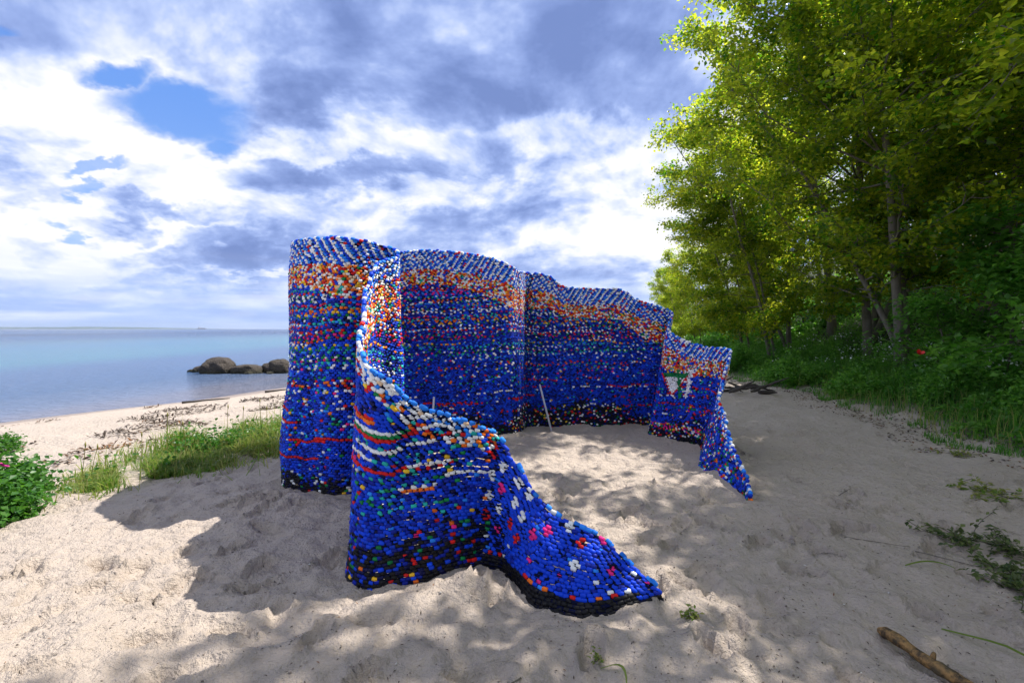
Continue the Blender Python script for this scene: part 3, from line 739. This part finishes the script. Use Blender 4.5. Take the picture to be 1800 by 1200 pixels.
for (x, y, v, sc, lb) in [(9.0, 8.4, 0, 1.0, 'leafy sapling with broad bright leaves before the dark wood at the right edge'), (10.6, 10.4, 0, 1.15, 'sapling left of and behind the broad-leaved one'), (9.2, 10.2, 1, .9, 'low sapling above the white flowers'), (8.2, 6.6, 1, 1.0, 'small sapling cut by the right edge of the picture')]:
    r_ = empty('sapling', (x, y, float(ground_z(x, y))), x*3.1); r_.scale = (sc,)*3; tag(r_, lb, 'sapling', 'saplings under the trees')
    ob('stem', SP[v][0], BARK, r_); c = ob('foliage', SP[v][1], HERB, r_); c['kind'] = 'stuff'

# ------------------------------------------------------------------ grass and herbs
def blades(P, h, wd, rg, lean=.45, tint=None, az=None):
    n = len(P); az = rg.uniform(0, 2*np.pi, n) if az is None else az
    h = h*rg.uniform(.45, 1.25, n); ln = np.abs(rg.normal(0, lean, n))
    dv = np.stack([np.cos(az), np.sin(az), 0*az], 1); sd_ = np.stack([-np.sin(az+.6), np.cos(az+.6), 0*az], 1)
    w_ = (wd*rg.uniform(.6, 1.3, n))[:, None]; hh_ = h[:, None]; l_ = ln[:, None]
    up = np.array([0, 0, 1.])
    b0 = P-sd_*w_*.5; b1 = P+sd_*w_*.5; mp = P+up*hh_*.6+dv*hh_*l_*.35; m0 = mp-sd_*w_*.4; m1 = mp+sd_*w_*.4
    tp = P+up*hh_*(1-.35*np.minimum(l_, 1.4))+dv*hh_*l_*1.1
    V = np.stack([b0, b1, m1, m0, tp], 1).reshape(-1, 3); o_ = np.arange(n)[:, None]*5
    tn = rg.random(n)**1.6 if tint is None else tint
    return V, np.hstack([o_, o_+1, o_+2, o_+3]), np.hstack([o_+3, o_+2, o_+4]), np.repeat(tn, 5)
rg = np.random.default_rng(77)
def on_ground(x, y, dz=0): return np.stack([x, y, ground_z(x, y)+dz], 1)
def grass_obj(name, parts, m_, label, cat='grass'):
    q = MB()
    for V, Q, T, a in parts: q.add(V, Q, T, a)
    return tag(ob(name, q.mesh(name, False, 'tint'), m_), label, cat, kind='stuff')
# strip of marram and couch grass left of the curtain: along a line
def strip(n, seed):
    g = np.random.default_rng(seed); u = g.random(n)
    cx = np.interp(u, [0, .25, .55, .8, 1], [-4.2, -4.08, -3.85, -3.45, -3.1]); cy = np.interp(u, [0, .25, .55, .8, 1], [5.1, 5.5, 6.2, 7.1, 8.2])
    wdt = np.interp(u, [0, .2, .6, 1], [.10, .30, .42, .5])
    x = cx+g.normal(0, 1, n)*wdt; y = cy+g.normal(0, .25, n)
    k = fbm(x*2.4, y*2.4, 15, 3) > -.02-.12*(u > .4)
    return x[k], y[k], u[k]
x, y, u = strip(26000, 1)
cl_ = fbm(x*1.5, y*1.5, 19, 3)
parts = [blades(on_ground(x, y), (.07+.24*u)*(1+2.8*cl_), .011, rg, 1.1, np.clip(rg.random(len(x))**1.3*.8+.5*fbm(x*3, y*3, 29, 2), 0, 1))]
x, y, u = strip(1800, 2); parts.append(blades(on_ground(x, y), (.14+.24*u)[:len(x)], .008, rg, .35, np.full(len(x), .95)))
grass_obj('dune_grass', parts, GRASS, 'strip of bright green and straw coloured grass between the beach and the shadow')
# broad leaved weeds in the strip
x, y, u = strip(9000, 3); k = (fbm(x*2.1, y*2.1, 23, 2) > .08) & (u > .2); x, y, u = x[k], y[k], u[k]; V, Q, tn = leaves(on_ground(x, y, .03)+np.abs(rg.normal(0, 1, (len(x), 3)))*np.array([.02, .02, .11]), .06, rg, .6)
lm = mesh_np('dune_weeds', V, Q, smooth=False); addattr(lm, 'tint', tn); tag(ob('dune_weeds', lm, ROSE), 'low broad-leaved weeds mixed into the left grass strip', 'weeds', kind='stuff')
# seed stalks
q = MB(); g = np.random.default_rng(4)
for (x, y, h_) in [(-3.95, 5.5, .62), (-3.9, 5.75, .52), (-3.75, 6.3, .58), (-3.62, 6.5, .55), (-3.5, 6.7, .62), (-3.42, 6.75, .5), (-4.5, 5.0, .42), (-4.42, 5.05, .38), (-3.3, 7.2, .55), (-3.2, 7.3, .5), (-4.1, 5.3, .45)]:
    b0 = np.array([x, y, float(ground_z(x, y))]); c = curve(b0, (g.normal(0, .08), g.normal(0, .08), 1), h_, 5, g, .05)
    q.tube(c, .0035, 3, .9, cap=False); q.tube([c[-1]-[0, 0, .02], c[-1]+[0, 0, .01], c[-1]+[0, 0, .04]], [.004, .009, .003], 5, .95)
tag(ob('seed_stalks', q.mesh('seed_stalks', True, 'tint'), GRASS), 'thin dry seed stalks standing above the left grass', 'grass stalks', kind='stuff')

# undergrowth on the wooded bank
g = np.random.default_rng(21)
def bank_pts(n, e0, e1, y0, y1, g, pw=1.0):
    y = y0+(y1-y0)*g.random(n)**1.35; e = e0+(e1-e0)*g.random(n)**pw
    return edge_x(y)+e, y, e
x, y, e = bank_pts(52000, -.10, 5.5, 3.0, 34, g, 1.3)
k = (fbm(x*1.2, y*1.2, 33, 3) > -.22) & ((e > .35) | (fbm(x*3, y*3, 34, 2) > -.05)); x, y, e = x[k], y[k], e[k]
hg = (.12+.34*ss(0, 1.2, e))*(1+1.2*fbm(x*1.1, y*1.1, 35, 3))
tn = np.clip(g.random(len(x))**2.2*.7, 0, 1)
grass_obj('bank_grass', [blades(on_ground(x, y), hg, .011, g, .5, tn)], HERB, 'dark green grass fringing the wooded bank')
x, y, e = bank_pts(1600, 0, 2.2, 3.0, 14, g); grass_obj('dry_grass', [blades(on_ground(x, y), .42, .007, g, .7, np.clip(g.normal(.8, .15, len(x)), 0, 1))], GRASS, 'scattered dry pale grass stalks on the bank')
# herb carpet: leafy domes
NCl = 1350
x, y, e = bank_pts(NCl, .35, 11, 3.5, 48, g, .9)
rad = g.uniform(.18, .42, NCl)*(.7+.5*ss(.3, 2, e)); top = g.uniform(.2, .8, NCl)*(.30+.9*ss(.2, 2.5, e))
per = np.where(y < 14, 110, np.where(y < 26, 60, 40)); rad = np.where(y > 26, rad*1.8, rad); top = np.where(y > 26, top*1.5, top)
idx = np.repeat(np.arange(NCl), per); n = len(idx)
ph = g.uniform(0, 6.283, n); r_ = np.sqrt(g.random(n)); hz_ = np.sqrt(np.maximum(0, 1-r_**2))
px = x[idx]+rad[idx]*r_*np.cos(ph); py = y[idx]+rad[idx]*r_*np.sin(ph)
pz = ground_z(px, py)+top[idx]*(hz_*g.uniform(.75, 1.05, n))
tcl = np.clip(g.normal(.4, .25, NCl), 0, 1)
V, Q, tn = leaves(np.stack([px, py, pz], 1), np.where(py > 24, .20, .085), g, .75, np.clip(tcl[idx]+g.normal(0, .15, n), 0, 1), .7)
lm = mesh_np('undergrowth', V, Q, smooth=False); addattr(lm, 'tint', tn)
tag(ob('undergrowth', lm, HERB), 'dense carpet of leafy herbs covering the shaded bank under the trees', 'undergrowth', kind='stuff')
# white umbels
q = MB()
sel = np.where((e > 1.4) & (y < 16) & (g.random(NCl) < .55))[0]
n = len(sel)*26; idx = np.repeat(sel, 26)
P = np.stack([x[idx]+g.normal(0, 1, n)*rad[idx]*.6, y[idx]+g.normal(0, 1, n)*rad[idx]*.6, 0*x[idx]], 1); P[:, 2] = ground_z(P[:, 0], P[:, 1])+top[idx]*1.08+g.uniform(-.03, .10, n)
P[:, 2] += .05; V, Q, tn = leaves(P, .045, g, .9, None, 1.0, 0); 
tag(ob('white_blossom', mesh_np('white_blossom', V, Q, smooth=False), PETALW), 'tiny white blossoms sprinkled through the bank herbs', 'blossoms', kind='stuff')

# single leafy bushes at the bank edge
def bush_mesh(seed, rx, ry, h, n, ls, clumps=38):
    g = np.random.default_rng(seed); wd = MB()
    cp_ = g.normal(size=(clumps, 3)); cp_[:, 2] = np.abs(cp_[:, 2]); cp_ = unit(cp_)*g.uniform(.55, 1.0, (clumps, 1))*np.array([rx, ry, h])
    for c in cp_[::2]: wd.tube(curve((0, 0, -.05), unit(c+[0, 0, .1]), np.linalg.norm(c)*.95, 4, g, .1), .008, 4, cap=False)
    idx = np.repeat(np.arange(clumps), n//clumps)
    V, Q, tn = leaves(cp_[idx]+g.normal(0, 1, (len(idx), 3))*np.array([rx, ry, h])*.17, ls, g, .7, None, .72)
    lm = mesh_np('foliage', V, Q, smooth=False); addattr(lm, 'tint', tn); return wd.mesh('stems'), lm
def bush(name, bm_, m_, x, y, label, cat, group=None, sc=1, rz=0):
    r_ = empty(name, (x, y, float(ground_z(x, y))), rz); r_.scale = (sc,)*3; tag(r_, label, cat, group)
    ob('stems', bm_[0], BARK, r_); c = ob('foliage', bm_[1], m_, r_); c['kind'] = 'stuff'; return r_
B1 = bush_mesh(51, .6, .6, .62, 4200, .075); B2 = bush_mesh(52, .9, .8, .9, 5200, .09)
for (x, y, b_, sc, lb) in [(7.6, 10.6, B1, .9, 'dark rounded bush at the bank edge below the leaning trunk'), (7.7, 13.2, B1, 1.1, 'rounded bush where the path narrows behind the curtain end'), (8.2, 8.9, B2, .8, 'broad low bush left of the red flower'), (7.75, 7.0, B1, .9, 'dark leafy clump at the path edge near the right border'),
                           (7.9, 16.5, B2, .9, 'bush farther along the path, left of the slim stems')]:
    bush('bank_bush', b_, HERB, x, y, lb, 'bush', 'bushes along the bank edge', sc, x*5)
bush('pale_shrub', bush_mesh(53, 1.4, 1.2, 1.0, 5200, .10), ROSE, 9.0, 25.5, 'low bright green shrub just above the right end of the curtain', 'shrub')

# beach rose with pink flowers at the left edge
RB = bush_mesh(61, .62, .56, .42, 7500, .062, 80)
rb = bush('rose_bush', RB, ROSE, -5.0, 4.48, 'bright green beach rose bush with one pink flower at the left edge', 'bush')
def flower_mesh(name, n_, rad_, cupz):
    q = MB()
    for k in range(n_):
        a = 2*np.pi*k/n_; ca, sa = math.cos(a), math.sin(a); pts = []
        for u_, w_ in ((0, .05), (.45, .42), (.85, .48), (1.0, .22)):
            for s_ in (-1, 1):
                xx = u_*rad_; yy = s_*w_*rad_; zz = cupz*u_**1.5
                pts.append((xx*ca-yy*sa, xx*sa+yy*ca, zz+.003*s_))
        q.add(pts, [(0, 1, 3, 2), (2, 3, 5, 4), (4, 5, 7, 6)])
    return q.mesh(name)
for (x, y, z, s_) in [(.30, -.05, .40, 1.0)]:
    f = ob('flower', flower_mesh('flower', 5, .045, .022), PETALP, rb, (x, y, z)); f.rotation_euler = (-.5, .3, 0)
RB2 = bush_mesh(62, .36, .36, .30, 3600, .06, 50)
bush('rose_bush', RB2, ROSE, -4.42, 3.95, 'lower lobe of rose bush at the left edge, nearest the viewer', 'bush')
bush('beach_shrub', bush_mesh(63, .40, .4, .28, 2200, .05, 40), ROSE, -7.7, 7.1, 'small green shrub on the sand at the left edge near the water', 'shrub')

# red poppy on the bank
def red_flower(x, y, h_):
    z0 = float(ground_z(x, y)); r_ = empty('red_flower', (x, y, z0)); tag(r_, 'single red flower standing in the green bank below the tree trunks', 'flower')
    q = MB(); q.tube([(0, 0, 0), (.01, 0, h_*.5), (0, 0, h_)], .006, 4, .4); ob('stem', q.mesh('stem', True, 'tint'), HERB, r_)
    f = ob('petals', flower_mesh('petals', 5, .075, .075), PETALR, r_, (0, 0, h_)); f.rotation_euler = (.5, 0, 0)
red_flower(8.05, 9.55, .85)

# ------------------------------------------------------------------ rocks in the water
def rock_mesh(seed, rx, ry, rz):
    import bmesh
    bm = bmesh.new(); bmesh.ops.create_icosphere(bm, subdivisions=4, radius=1)
    V = np.array([v.co[:] for v in bm.verts]); g = np.random.default_rng(seed)
    V = np.sign(V)*np.abs(V)**.70
    d_ = 1+.42*fbm(V[:, 0]*1.2+seed, V[:, 1]*1.2+V[:, 2], seed, 3)+.16*fbm(V[:, 0]*4+V[:, 2]*3, V[:, 1]*4, seed+5, 3)
    V = V*d_[:, None]*np.array([rx, ry, rz])
    for v, c in zip(bm.verts, V): v.co = c
    for f in bm.faces: f.smooth = True
    me = bpy.data.meshes.new('boulder'); bm.to_mesh(me); bm.free(); return me
m, t = mat('boulder_stone')
P = t.pos(); px_, py_, pz_ = t.sep(P)
n1 = t.noise(P, 3, 6, .65); n2 = t.noise(P, 14, 4, .6)
col = t.mix(n1, (.022, .018, .014), (.11, .082, .062)); col = t.mix(t.sstep(n2, .55, .7, 0, .5), col, (.14, .14, .06))
col = t.mix(t.sstep(t.math('ADD', pz_, t.math('MULTIPLY', n1, .25)), WATER+.16, WATER+.38, 1., 0.), col, (.045, .042, .018))
t.out(t.principled(Base_Color=col, Roughness=.8, Normal=t.bump(t.math('ADD', n2, t.math('MULTIPLY', n1, 2.)), 1., .14))); STONE = m
for k, (x, y, rx, ry, rz, zc_, lb) in enumerate([(-14.75, 24.3, .74, .70, .50, .24, 'largest flat-topped boulder standing in the shallow water'), (-13.25, 24.2, .80, .6, .34, .08, 'long low boulder right of the largest one'),
        (-12.35, 24.6, .34, .35, .32, .15, 'small round boulder between the long low one and the last one'), (-11.65, 24.3, .48, .45, .42, .25, 'rounded boulder nearest the edge of the cap curtain'), (-16.0, 24.9, .34, .4, .22, .06, 'small outermost rock left of the largest boulder'), (-16.5, 24.9, .2, .2, .10, .02, 'tiny half sunken rock at the left end of the row'),
        (-12.9, 23.7, .22, .2, .10, .02, 'flat weedy stone in front of the long low boulder'), (-11.9, 23.8, .2, .2, .09, .02, 'flat weedy stone in front of the small round boulder')]):
    o = tag(ob('boulder', rock_mesh(80+k, rx, ry, rz), STONE, None, (x, y, WATER+zc_)), lb, 'rock', 'boulders in the shallow water')

# ship on the horizon
m, t = mat('ship_hull_paint'); t.out(t.principled(Base_Color=(.10, .035, .03), Roughness=.6)); HULL = m
m, t = mat('ship_upper_paint'); t.out(t.principled(Base_Color=(.35, .37, .42), Roughness=.6)); UPP = m
sh = empty('cargo_ship', (-4490, 7000, WATER)); tag(sh, 'tiny dark cargo ship on the horizon', 'ship')
q = MB(); L_, B_ = 62, 12
q.add([(-L_, 0, 0), (-L_+8, -B_, 0), (L_-6, -B_, 0), (L_-6, B_, 0), (-L_+8, B_, 0), (-L_-4, 0, 12), (-L_+6, -B_, 11), (L_, -B_, 10), (L_, B_, 10), (-L_+6, B_, 11)],
      [(0, 1, 6, 5), (1, 2, 7, 6), (2, 3, 8, 7), (3, 4, 9, 8), (4, 0, 5, 9), (6, 7, 8, 9)], [(5, 6, 9)])
ob('hull', q.mesh('hull', False), HULL, sh)
def box(q, x0, x1, y0, y1, z0, z1, a=None):
    q.add([(x0, y0, z0), (x1, y0, z0), (x1, y1, z0), (x0, y1, z0), (x0, y0, z1), (x1, y0, z1), (x1, y1, z1), (x0, y1, z1)], [(0, 3, 2, 1), (4, 5, 6, 7), (0, 1, 5, 4), (1, 2, 6, 5), (2, 3, 7, 6), (3, 0, 4, 7)], a=a)
q = MB(); box(q, -44, -26, -9, 9, 10.5, 26); box(q, -40, -32, -11, 11, 26, 31); ob('superstructure', q.mesh('superstructure', False), UPP, sh)
q = MB(); box(q, -12, 50, -8, 8, 10.5, 16); ob('cargo_deck', q.mesh('cargo_deck', False), HULL, sh)

# ------------------------------------------------------------------ driftwood, log, wrack, litter
m, t = mat('wet_wood')
P = t.obj(); n1 = t.noise(t.vm('MULTIPLY', P, (1, 1, 1)), 26, 6, .7); n2 = t.noise(P, 7, 3)
col = t.mix(t.sstep(n1, .35, .65), (.03, .018, .008), (.36, .20, .06)); col = t.mix(t.sstep(n2, .5, .62, 0, .85), col, (.05, .045, .025))
t.out(t.principled(Base_Color=col, Roughness=.7, Normal=t.bump(n1, 1, .01))); WOOD = m
m, t = mat('dark_wood')
n1 = t.noise(t.obj(), 14, 5, .7); t.out(t.principled(Base_Color=t.mix(n1, (.015, .012, .010), (.09, .075, .06)), Roughness=.9, Normal=t.bump(n1, .8, .02))); DWOOD = m
def gz(x, y): return float(ground_z(x, y))
lg = empty('fallen_log', (0, 0, 0)); tag(lg, 'short mossy brown log lying on the sand at the lower right', 'log')
a = np.array([1.94, 2.52, gz(1.94, 2.52)+.030]); b_ = np.array([2.08, 1.95, gz(2.08, 1.95)+.030])
g = np.random.default_rng(9); u = np.linspace(0, 1, 22)[:, None]; P = a*(1-u)+b_*u; P[:, 0] += .012*np.sin(u[:, 0]*9); P[:, 2] += .004*np.sin(u[:, 0]*14)
q = MB(); q.tube(P, .028+.004*np.sin(u[:, 0]*17)+g.normal(0, .0022, 22)-.012*(u[:, 0] < .03), 12)
V = q.V[0]; V += .0035*np.stack([fbm(V[:, 0]*60, V[:, 1]*60+V[:, 2]*80, 3, 3)]*3, 1)
ob('trunk', q.mesh('trunk'), WOOD, lg)
q = MB(); q.tube([P[9]+[.02, 0, .01], P[9]+[.038, .012, .030], P[9]+[.044, .016, .034]], [.014, .010, .007], 6); ob('branch_stub', q.mesh('branch_stub'), WOOD, lg)
# dark rotten wood beyond the curtain end
dp = empty('driftwood_pile', (0, 0, 0)); tag(dp, 'dark rotting wood heap lying behind the right end of the curtain', 'driftwood')
for k in range(20):
    x0, y0 = 5.4+g.normal(0, .42), 12.0+g.normal(0, .3); an = g.uniform(-.6, .7); L = g.uniform(.3, 1.1)
    q = MB(); c = curve((x0-L/2, y0-L*an/2, gz(x0, y0)+g.uniform(.03, .20)), (1, an, g.normal(.02, .16)), L, 6, g, .16); q.tube(c, np.interp(np.linspace(0, 1, 7), [0, .3, 1], [.03, .045, .01])*g.uniform(.6, 1.4), 7)
    ob('branch', q.mesh('branch'), DWOOD, dp)
def stick(name, x0, y0, x1, y1, r, label, cat, m_, group=None, lift=.01):
    q = MB(); u = np.linspace(0, 1, 9)[:, None]; X_ = x0*(1-u)+x1*u; Y_ = y0*(1-u)+y1*u
    L = math.hypot(x1-x0, y1-y0); wv_ = g.normal(0, L*.02, (9, 1)); P = np.hstack([X_+wv_, Y_+wv_*.6, ground_z(X_, Y_)+r+lift]); q.tube(P, r*(1-.6*u[:, 0]), 6)
    return tag(ob(name, q.mesh(name), m_), label, cat, group)
stick('driftwood_stick', -8.95, 13.0, -8.0, 13.7, .035, 'dark driftwood stick at the waterline left of the grass stalks', 'stick', DWOOD)
stick('driftwood_stick', -8.0, 15.6, -7.35, 15.9, .04, 'shorter driftwood stick farther along the waterline', 'stick', DWOOD)
stick('twig', .05, 2.18, -.28, 2.02, .004, 'thin straw lying on the sand at the bottom edge, left of centre', 'twig', BARK)
stick('twig', 3.1, 4.55, 3.35, 4.75, .004, 'small curved twig lying in the sun patch on the right', 'twig', BARK)
stick('twig', 2.55, 3.7, 2.95, 3.55, .004, 'thin dark twig on the shaded sand left of the creeping weeds', 'twig', BARK)
stick('twig', 2.9, 3.45, 3.3, 3.05, .004, 'thin dark twig above the long grass blade', 'twig', BARK)
# long loose grass blades
def blade_thing(x0, y0, x1, y1, wd, label, tint):
    q = MB(); u = np.linspace(0, 1, 9); cx = x0*(1-u)+x1*u+.05*np.sin(u*3.1); cy = y0*(1-u)+y1*u+.03*np.sin(u*3.1)
    dx_, dy_ = y1-y0, -(x1-x0); L = math.hypot(dx_, dy_); ww = wd*np.sin(np.clip(u*.9+.1, 0, 1)*np.pi)**.6
    z = ground_z(cx, cy)+.016+.03*np.sin(u*np.pi)
    V = np.vstack([np.stack([cx+dx_/L*ww, cy+dy_/L*ww, z], 1), np.stack([cx-dx_/L*ww, cy-dy_/L*ww, z+.004], 1)]); Q = [(k, k+1, k+10, k+9) for k in range(8)]
    q.add(V, Q, None, np.full(18, tint)); tag(ob('grass_blade', q.mesh('grass_blade', True, 'tint'), GRASS), label, 'grass blade')
blade_thing(2.30, 2.55, 2.52, 2.12, .008, 'long green grass blade lying right of the fallen log', .2)
blade_thing(2.65, 3.22, 2.95, 3.18, .007, 'thin green grass blade lying on the sand between log and creeping weeds', .2)
blade_thing(.42, 2.25, .50, 2.08, .006, 'green grass blade at the bottom edge below the curtain tip', .3)
# weed sprigs
def sprig(x, y, n, rad_, h_, ls, name, label, m_=HERB, cat='weed', seed=1):
    g = np.random.default_rng(seed); r_ = empty(name, (x, y, gz(x, y))); tag(r_, label, cat)
    wd = MB(); LP = []
    for k in range(n):
        az = g.uniform(0, 6.28); L = rad_*g.uniform(.5, 1.1)
        c = curve((0, 0, .005), (math.cos(az), math.sin(az), h_/rad_), L, 5, g, .25, (0, 0, -.6)); c[:, 2] = np.maximum(c[:, 2], .01); wd.tube(c, .0028, 4, cap=False)
        for j in range(16): LP.append(c[int(g.integers(1, 6))]+g.normal(0, .012, 3)+[0, 0, .01])
    V, Q, tn = leaves(np.array(LP), ls, g, .8, None, .6, 0); lm = mesh_np('leaves', V, Q, smooth=False); addattr(lm, 'tint', tn)
    ob('stems', wd.mesh('stems'), BARK, r_); c = ob('foliage', lm, m_, r_); return r_
sprig(.97, 2.62, 4, .07, .06, .030, 'weed_sprig', 'tiny green weed sprig in the sand right of the curtain tip', GRASS, 'weed', 2)
sprig(.40, 2.30, 3, .05, .05, .022, 'weed_sprig', 'tiny yellowish weed sprig at the bottom edge below the curtain', GRASS, 'weed', 3)
sprig(4.65, 4.70, 16, .38, .10, .055, 'creeping_weed', 'sunlit yellow-green creeping weed at the right edge, farthest of the creeping weeds', GRASS, 'weed', 4)
sprig(3.42, 3.62, 14, .34, .10, .05, 'creeping_weed', 'dark creeping weed near the right edge, middle one', WEED, 'weed', 5)
sprig(3.62, 3.45, 14, .30, .08, .045, 'creeping_weed', 'dark creeping weed touching the right edge beside the middle one', WEED, 'weed', 6)
sprig(3.12, 2.92, 16, .30, .08, .045, 'creeping_weed', 'creeping weed with reddish stems at the right edge, nearest the viewer', WEED, 'weed', 7)
sprig(3.30, 3.15, 12, .28, .07, .045, 'creeping_weed', 'creeping weed between the nearest and middle ones', WEED, 'weed', 9)
sprig(5.6, 6.1, 8, .25, .05, .04, 'creeping_weed', 'flat yellow-green weed on the shaded path before the bank', GRASS, 'weed', 8)
# seaweed wrack on the beach
m, t = mat('seaweed'); f = t.attr('tint').outputs['Fac']
t.out(t.principled(Base_Color=t.ramp(f, [(0, (.022, .016, .012)), (.6, (.07, .045, .028)), (.85, (.24, .10, .03)), (1, (.10, .06, .02))]), Roughness=.85)); WRACK = m
g = np.random.default_rng(12); P = []
for (s0, n, wd_, thr) in [(1.9, 2200, .10, -.02), (3.3, 4500, .26, .04), (4.6, 6500, .40, .02), (6.0, 8000, .45, .0), (7.2, 5000, .4, .02)]:
    y = g.uniform(6, 24, n); s = s0+g.normal(0, wd_, n)
    xs_ = -11.9+np.clip(y-11.2, -60, 9)*.479+.25*np.sin(y*.5)+.12*np.sin(y*1.3+1)+np.maximum(0, y-20)*.10
    x = xs_+s/.9; k = fbm(x*.9, y*.45, 91, 4) > thr; P.append(np.stack([x[k], y[k]], 1))
P = np.vstack(P); P3 = on_ground(P[:, 0], P[:, 1], .012)
V, Q, tn = leaves(P3+g.normal(0, .008, P3.shape)*[1, 1, .3], .085, g, .97, np.clip(fbm(P[:, 0]*.7, P[:, 1]*.7, 95, 3)+.45+g.normal(0, .12, len(P)), 0, 1), .35, 0)
V[:, 2] = np.maximum(V[:, 2], ground_z(V[:, 0], V[:, 1])+.004)
lm = mesh_np('seaweed_wrack', V, Q, smooth=False); addattr(lm, 'tint', tn); tag(ob('seaweed_wrack', lm, WRACK), 'dark brown seaweed wrack strewn in lines along the sunny beach', 'seaweed', kind='stuff')
# small dark bits on the sand
n = 5200; y = 1.5+12*g.random(n)**1.7; x = g.uniform(-1.1, 1.05, n)*y
k = (x < edge_x(y)) & (fbm(x*1.3, y*1.3, 97, 3) > -.12); x, y = x[k], y[k]; P3 = on_ground(x, y, .0)
P3[:, 2] += detail_z(x, y)+.004
V, Q, tn = leaves(P3, .020, g, .9, np.clip(g.normal(.4, .25, len(x)), 0, 1), .30, 0)
lm = mesh_np('beach_litter', V, Q, smooth=False); addattr(lm, 'tint', tn); tag(ob('beach_litter', lm, WRACK), 'specks of bark, seaweed and leaf litter scattered over the sand', 'litter', kind='stuff')
m, t = mat('pebble_shell'); f = t.attr('tint').outputs['Fac']
t.out(t.principled(Base_Color=t.ramp(f, [(0, (.08, .07, .06)), (.5, (.25, .20, .16)), (.8, (.45, .38, .30)), (1, (.75, .72, .66))]), Roughness=.7)); PEB = m
n = 900; y = 1.6+9*g.random(n)**1.8; x = g.uniform(-1.1, 1.05, n)*y; k = (x < edge_x(y)) & (x > -5); x, y = x[k], y[k]; n = len(x)
zz = ground_z(x, y)+detail_z(x, y); oc = np.array([(1, 0, 0), (0, 1, 0), (-1, 0, 0), (0, -1, 0), (0, 0, .55), (0, 0, -.4)], float); ot = np.array([(0, 1, 4), (1, 2, 4), (2, 3, 4), (3, 0, 4), (1, 0, 5), (2, 1, 5), (3, 2, 5), (0, 3, 5)])
sz_ = g.uniform(.004, .011, n); an = g.uniform(0, 3.14, n); ca, sa = np.cos(an)[:, None], np.sin(an)[:, None]
ox = (oc[None, :, 0]*ca-oc[None, :, 1]*sa*.6)*sz_[:, None]; oy = (oc[None, :, 0]*sa+oc[None, :, 1]*ca*.6)*sz_[:, None]; oz = oc[None, :, 2]*sz_[:, None]
V = np.stack([x[:, None]+ox, y[:, None]+oy, zz[:, None]+.003+oz], -1).reshape(-1, 3); T = (ot[None]+np.arange(n)[:, None, None]*6).reshape(-1, 3)
lm = mesh_np('pebbles', V, None, T); addattr(lm, 'tint', np.repeat(g.random(n)**1.3, 6)); tag(ob('pebbles', lm, PEB), 'small pebbles and shell bits scattered over the sand', 'pebbles', kind='stuff')
# fallen brown leaf litter at the bank edge
x, y, e = bank_pts(5000, -.7, 1.2, 3, 22, g); V, Q, tn = leaves(on_ground(x, y, .012), .05, g, .95, np.clip(g.normal(.55, .2, len(x)), 0, 1), .6, 0)
lm = mesh_np('leaf_litter', V, Q, smooth=False); addattr(lm, 'tint', tn); tag(ob('leaf_litter', lm, WRACK), 'brown dead leaves along the foot of the bank', 'leaf litter', kind='stuff')
# ------------------------------------------------------------------ air
q = MB(); box(q, -16000, 16000, -200, 12000, -14, 120)
m = bpy.data.materials.new('haze'); m.use_nodes = True; t = NT(m.node_tree)
v = t.n('ShaderNodeVolumePrincipled'); v.inputs['Color'].default_value = (.75, .86, 1, 1); v.inputs['Density'].default_value = 6e-5; v.inputs['Anisotropy'].default_value = .3
o_ = t.n('ShaderNodeOutputMaterial'); t.t.links.new(v.outputs[0], o_.inputs['Volume'])
tag(ob('haze', q.mesh('haze', False), m), 'thin sea haze that pales the far coast', kind='stuff')
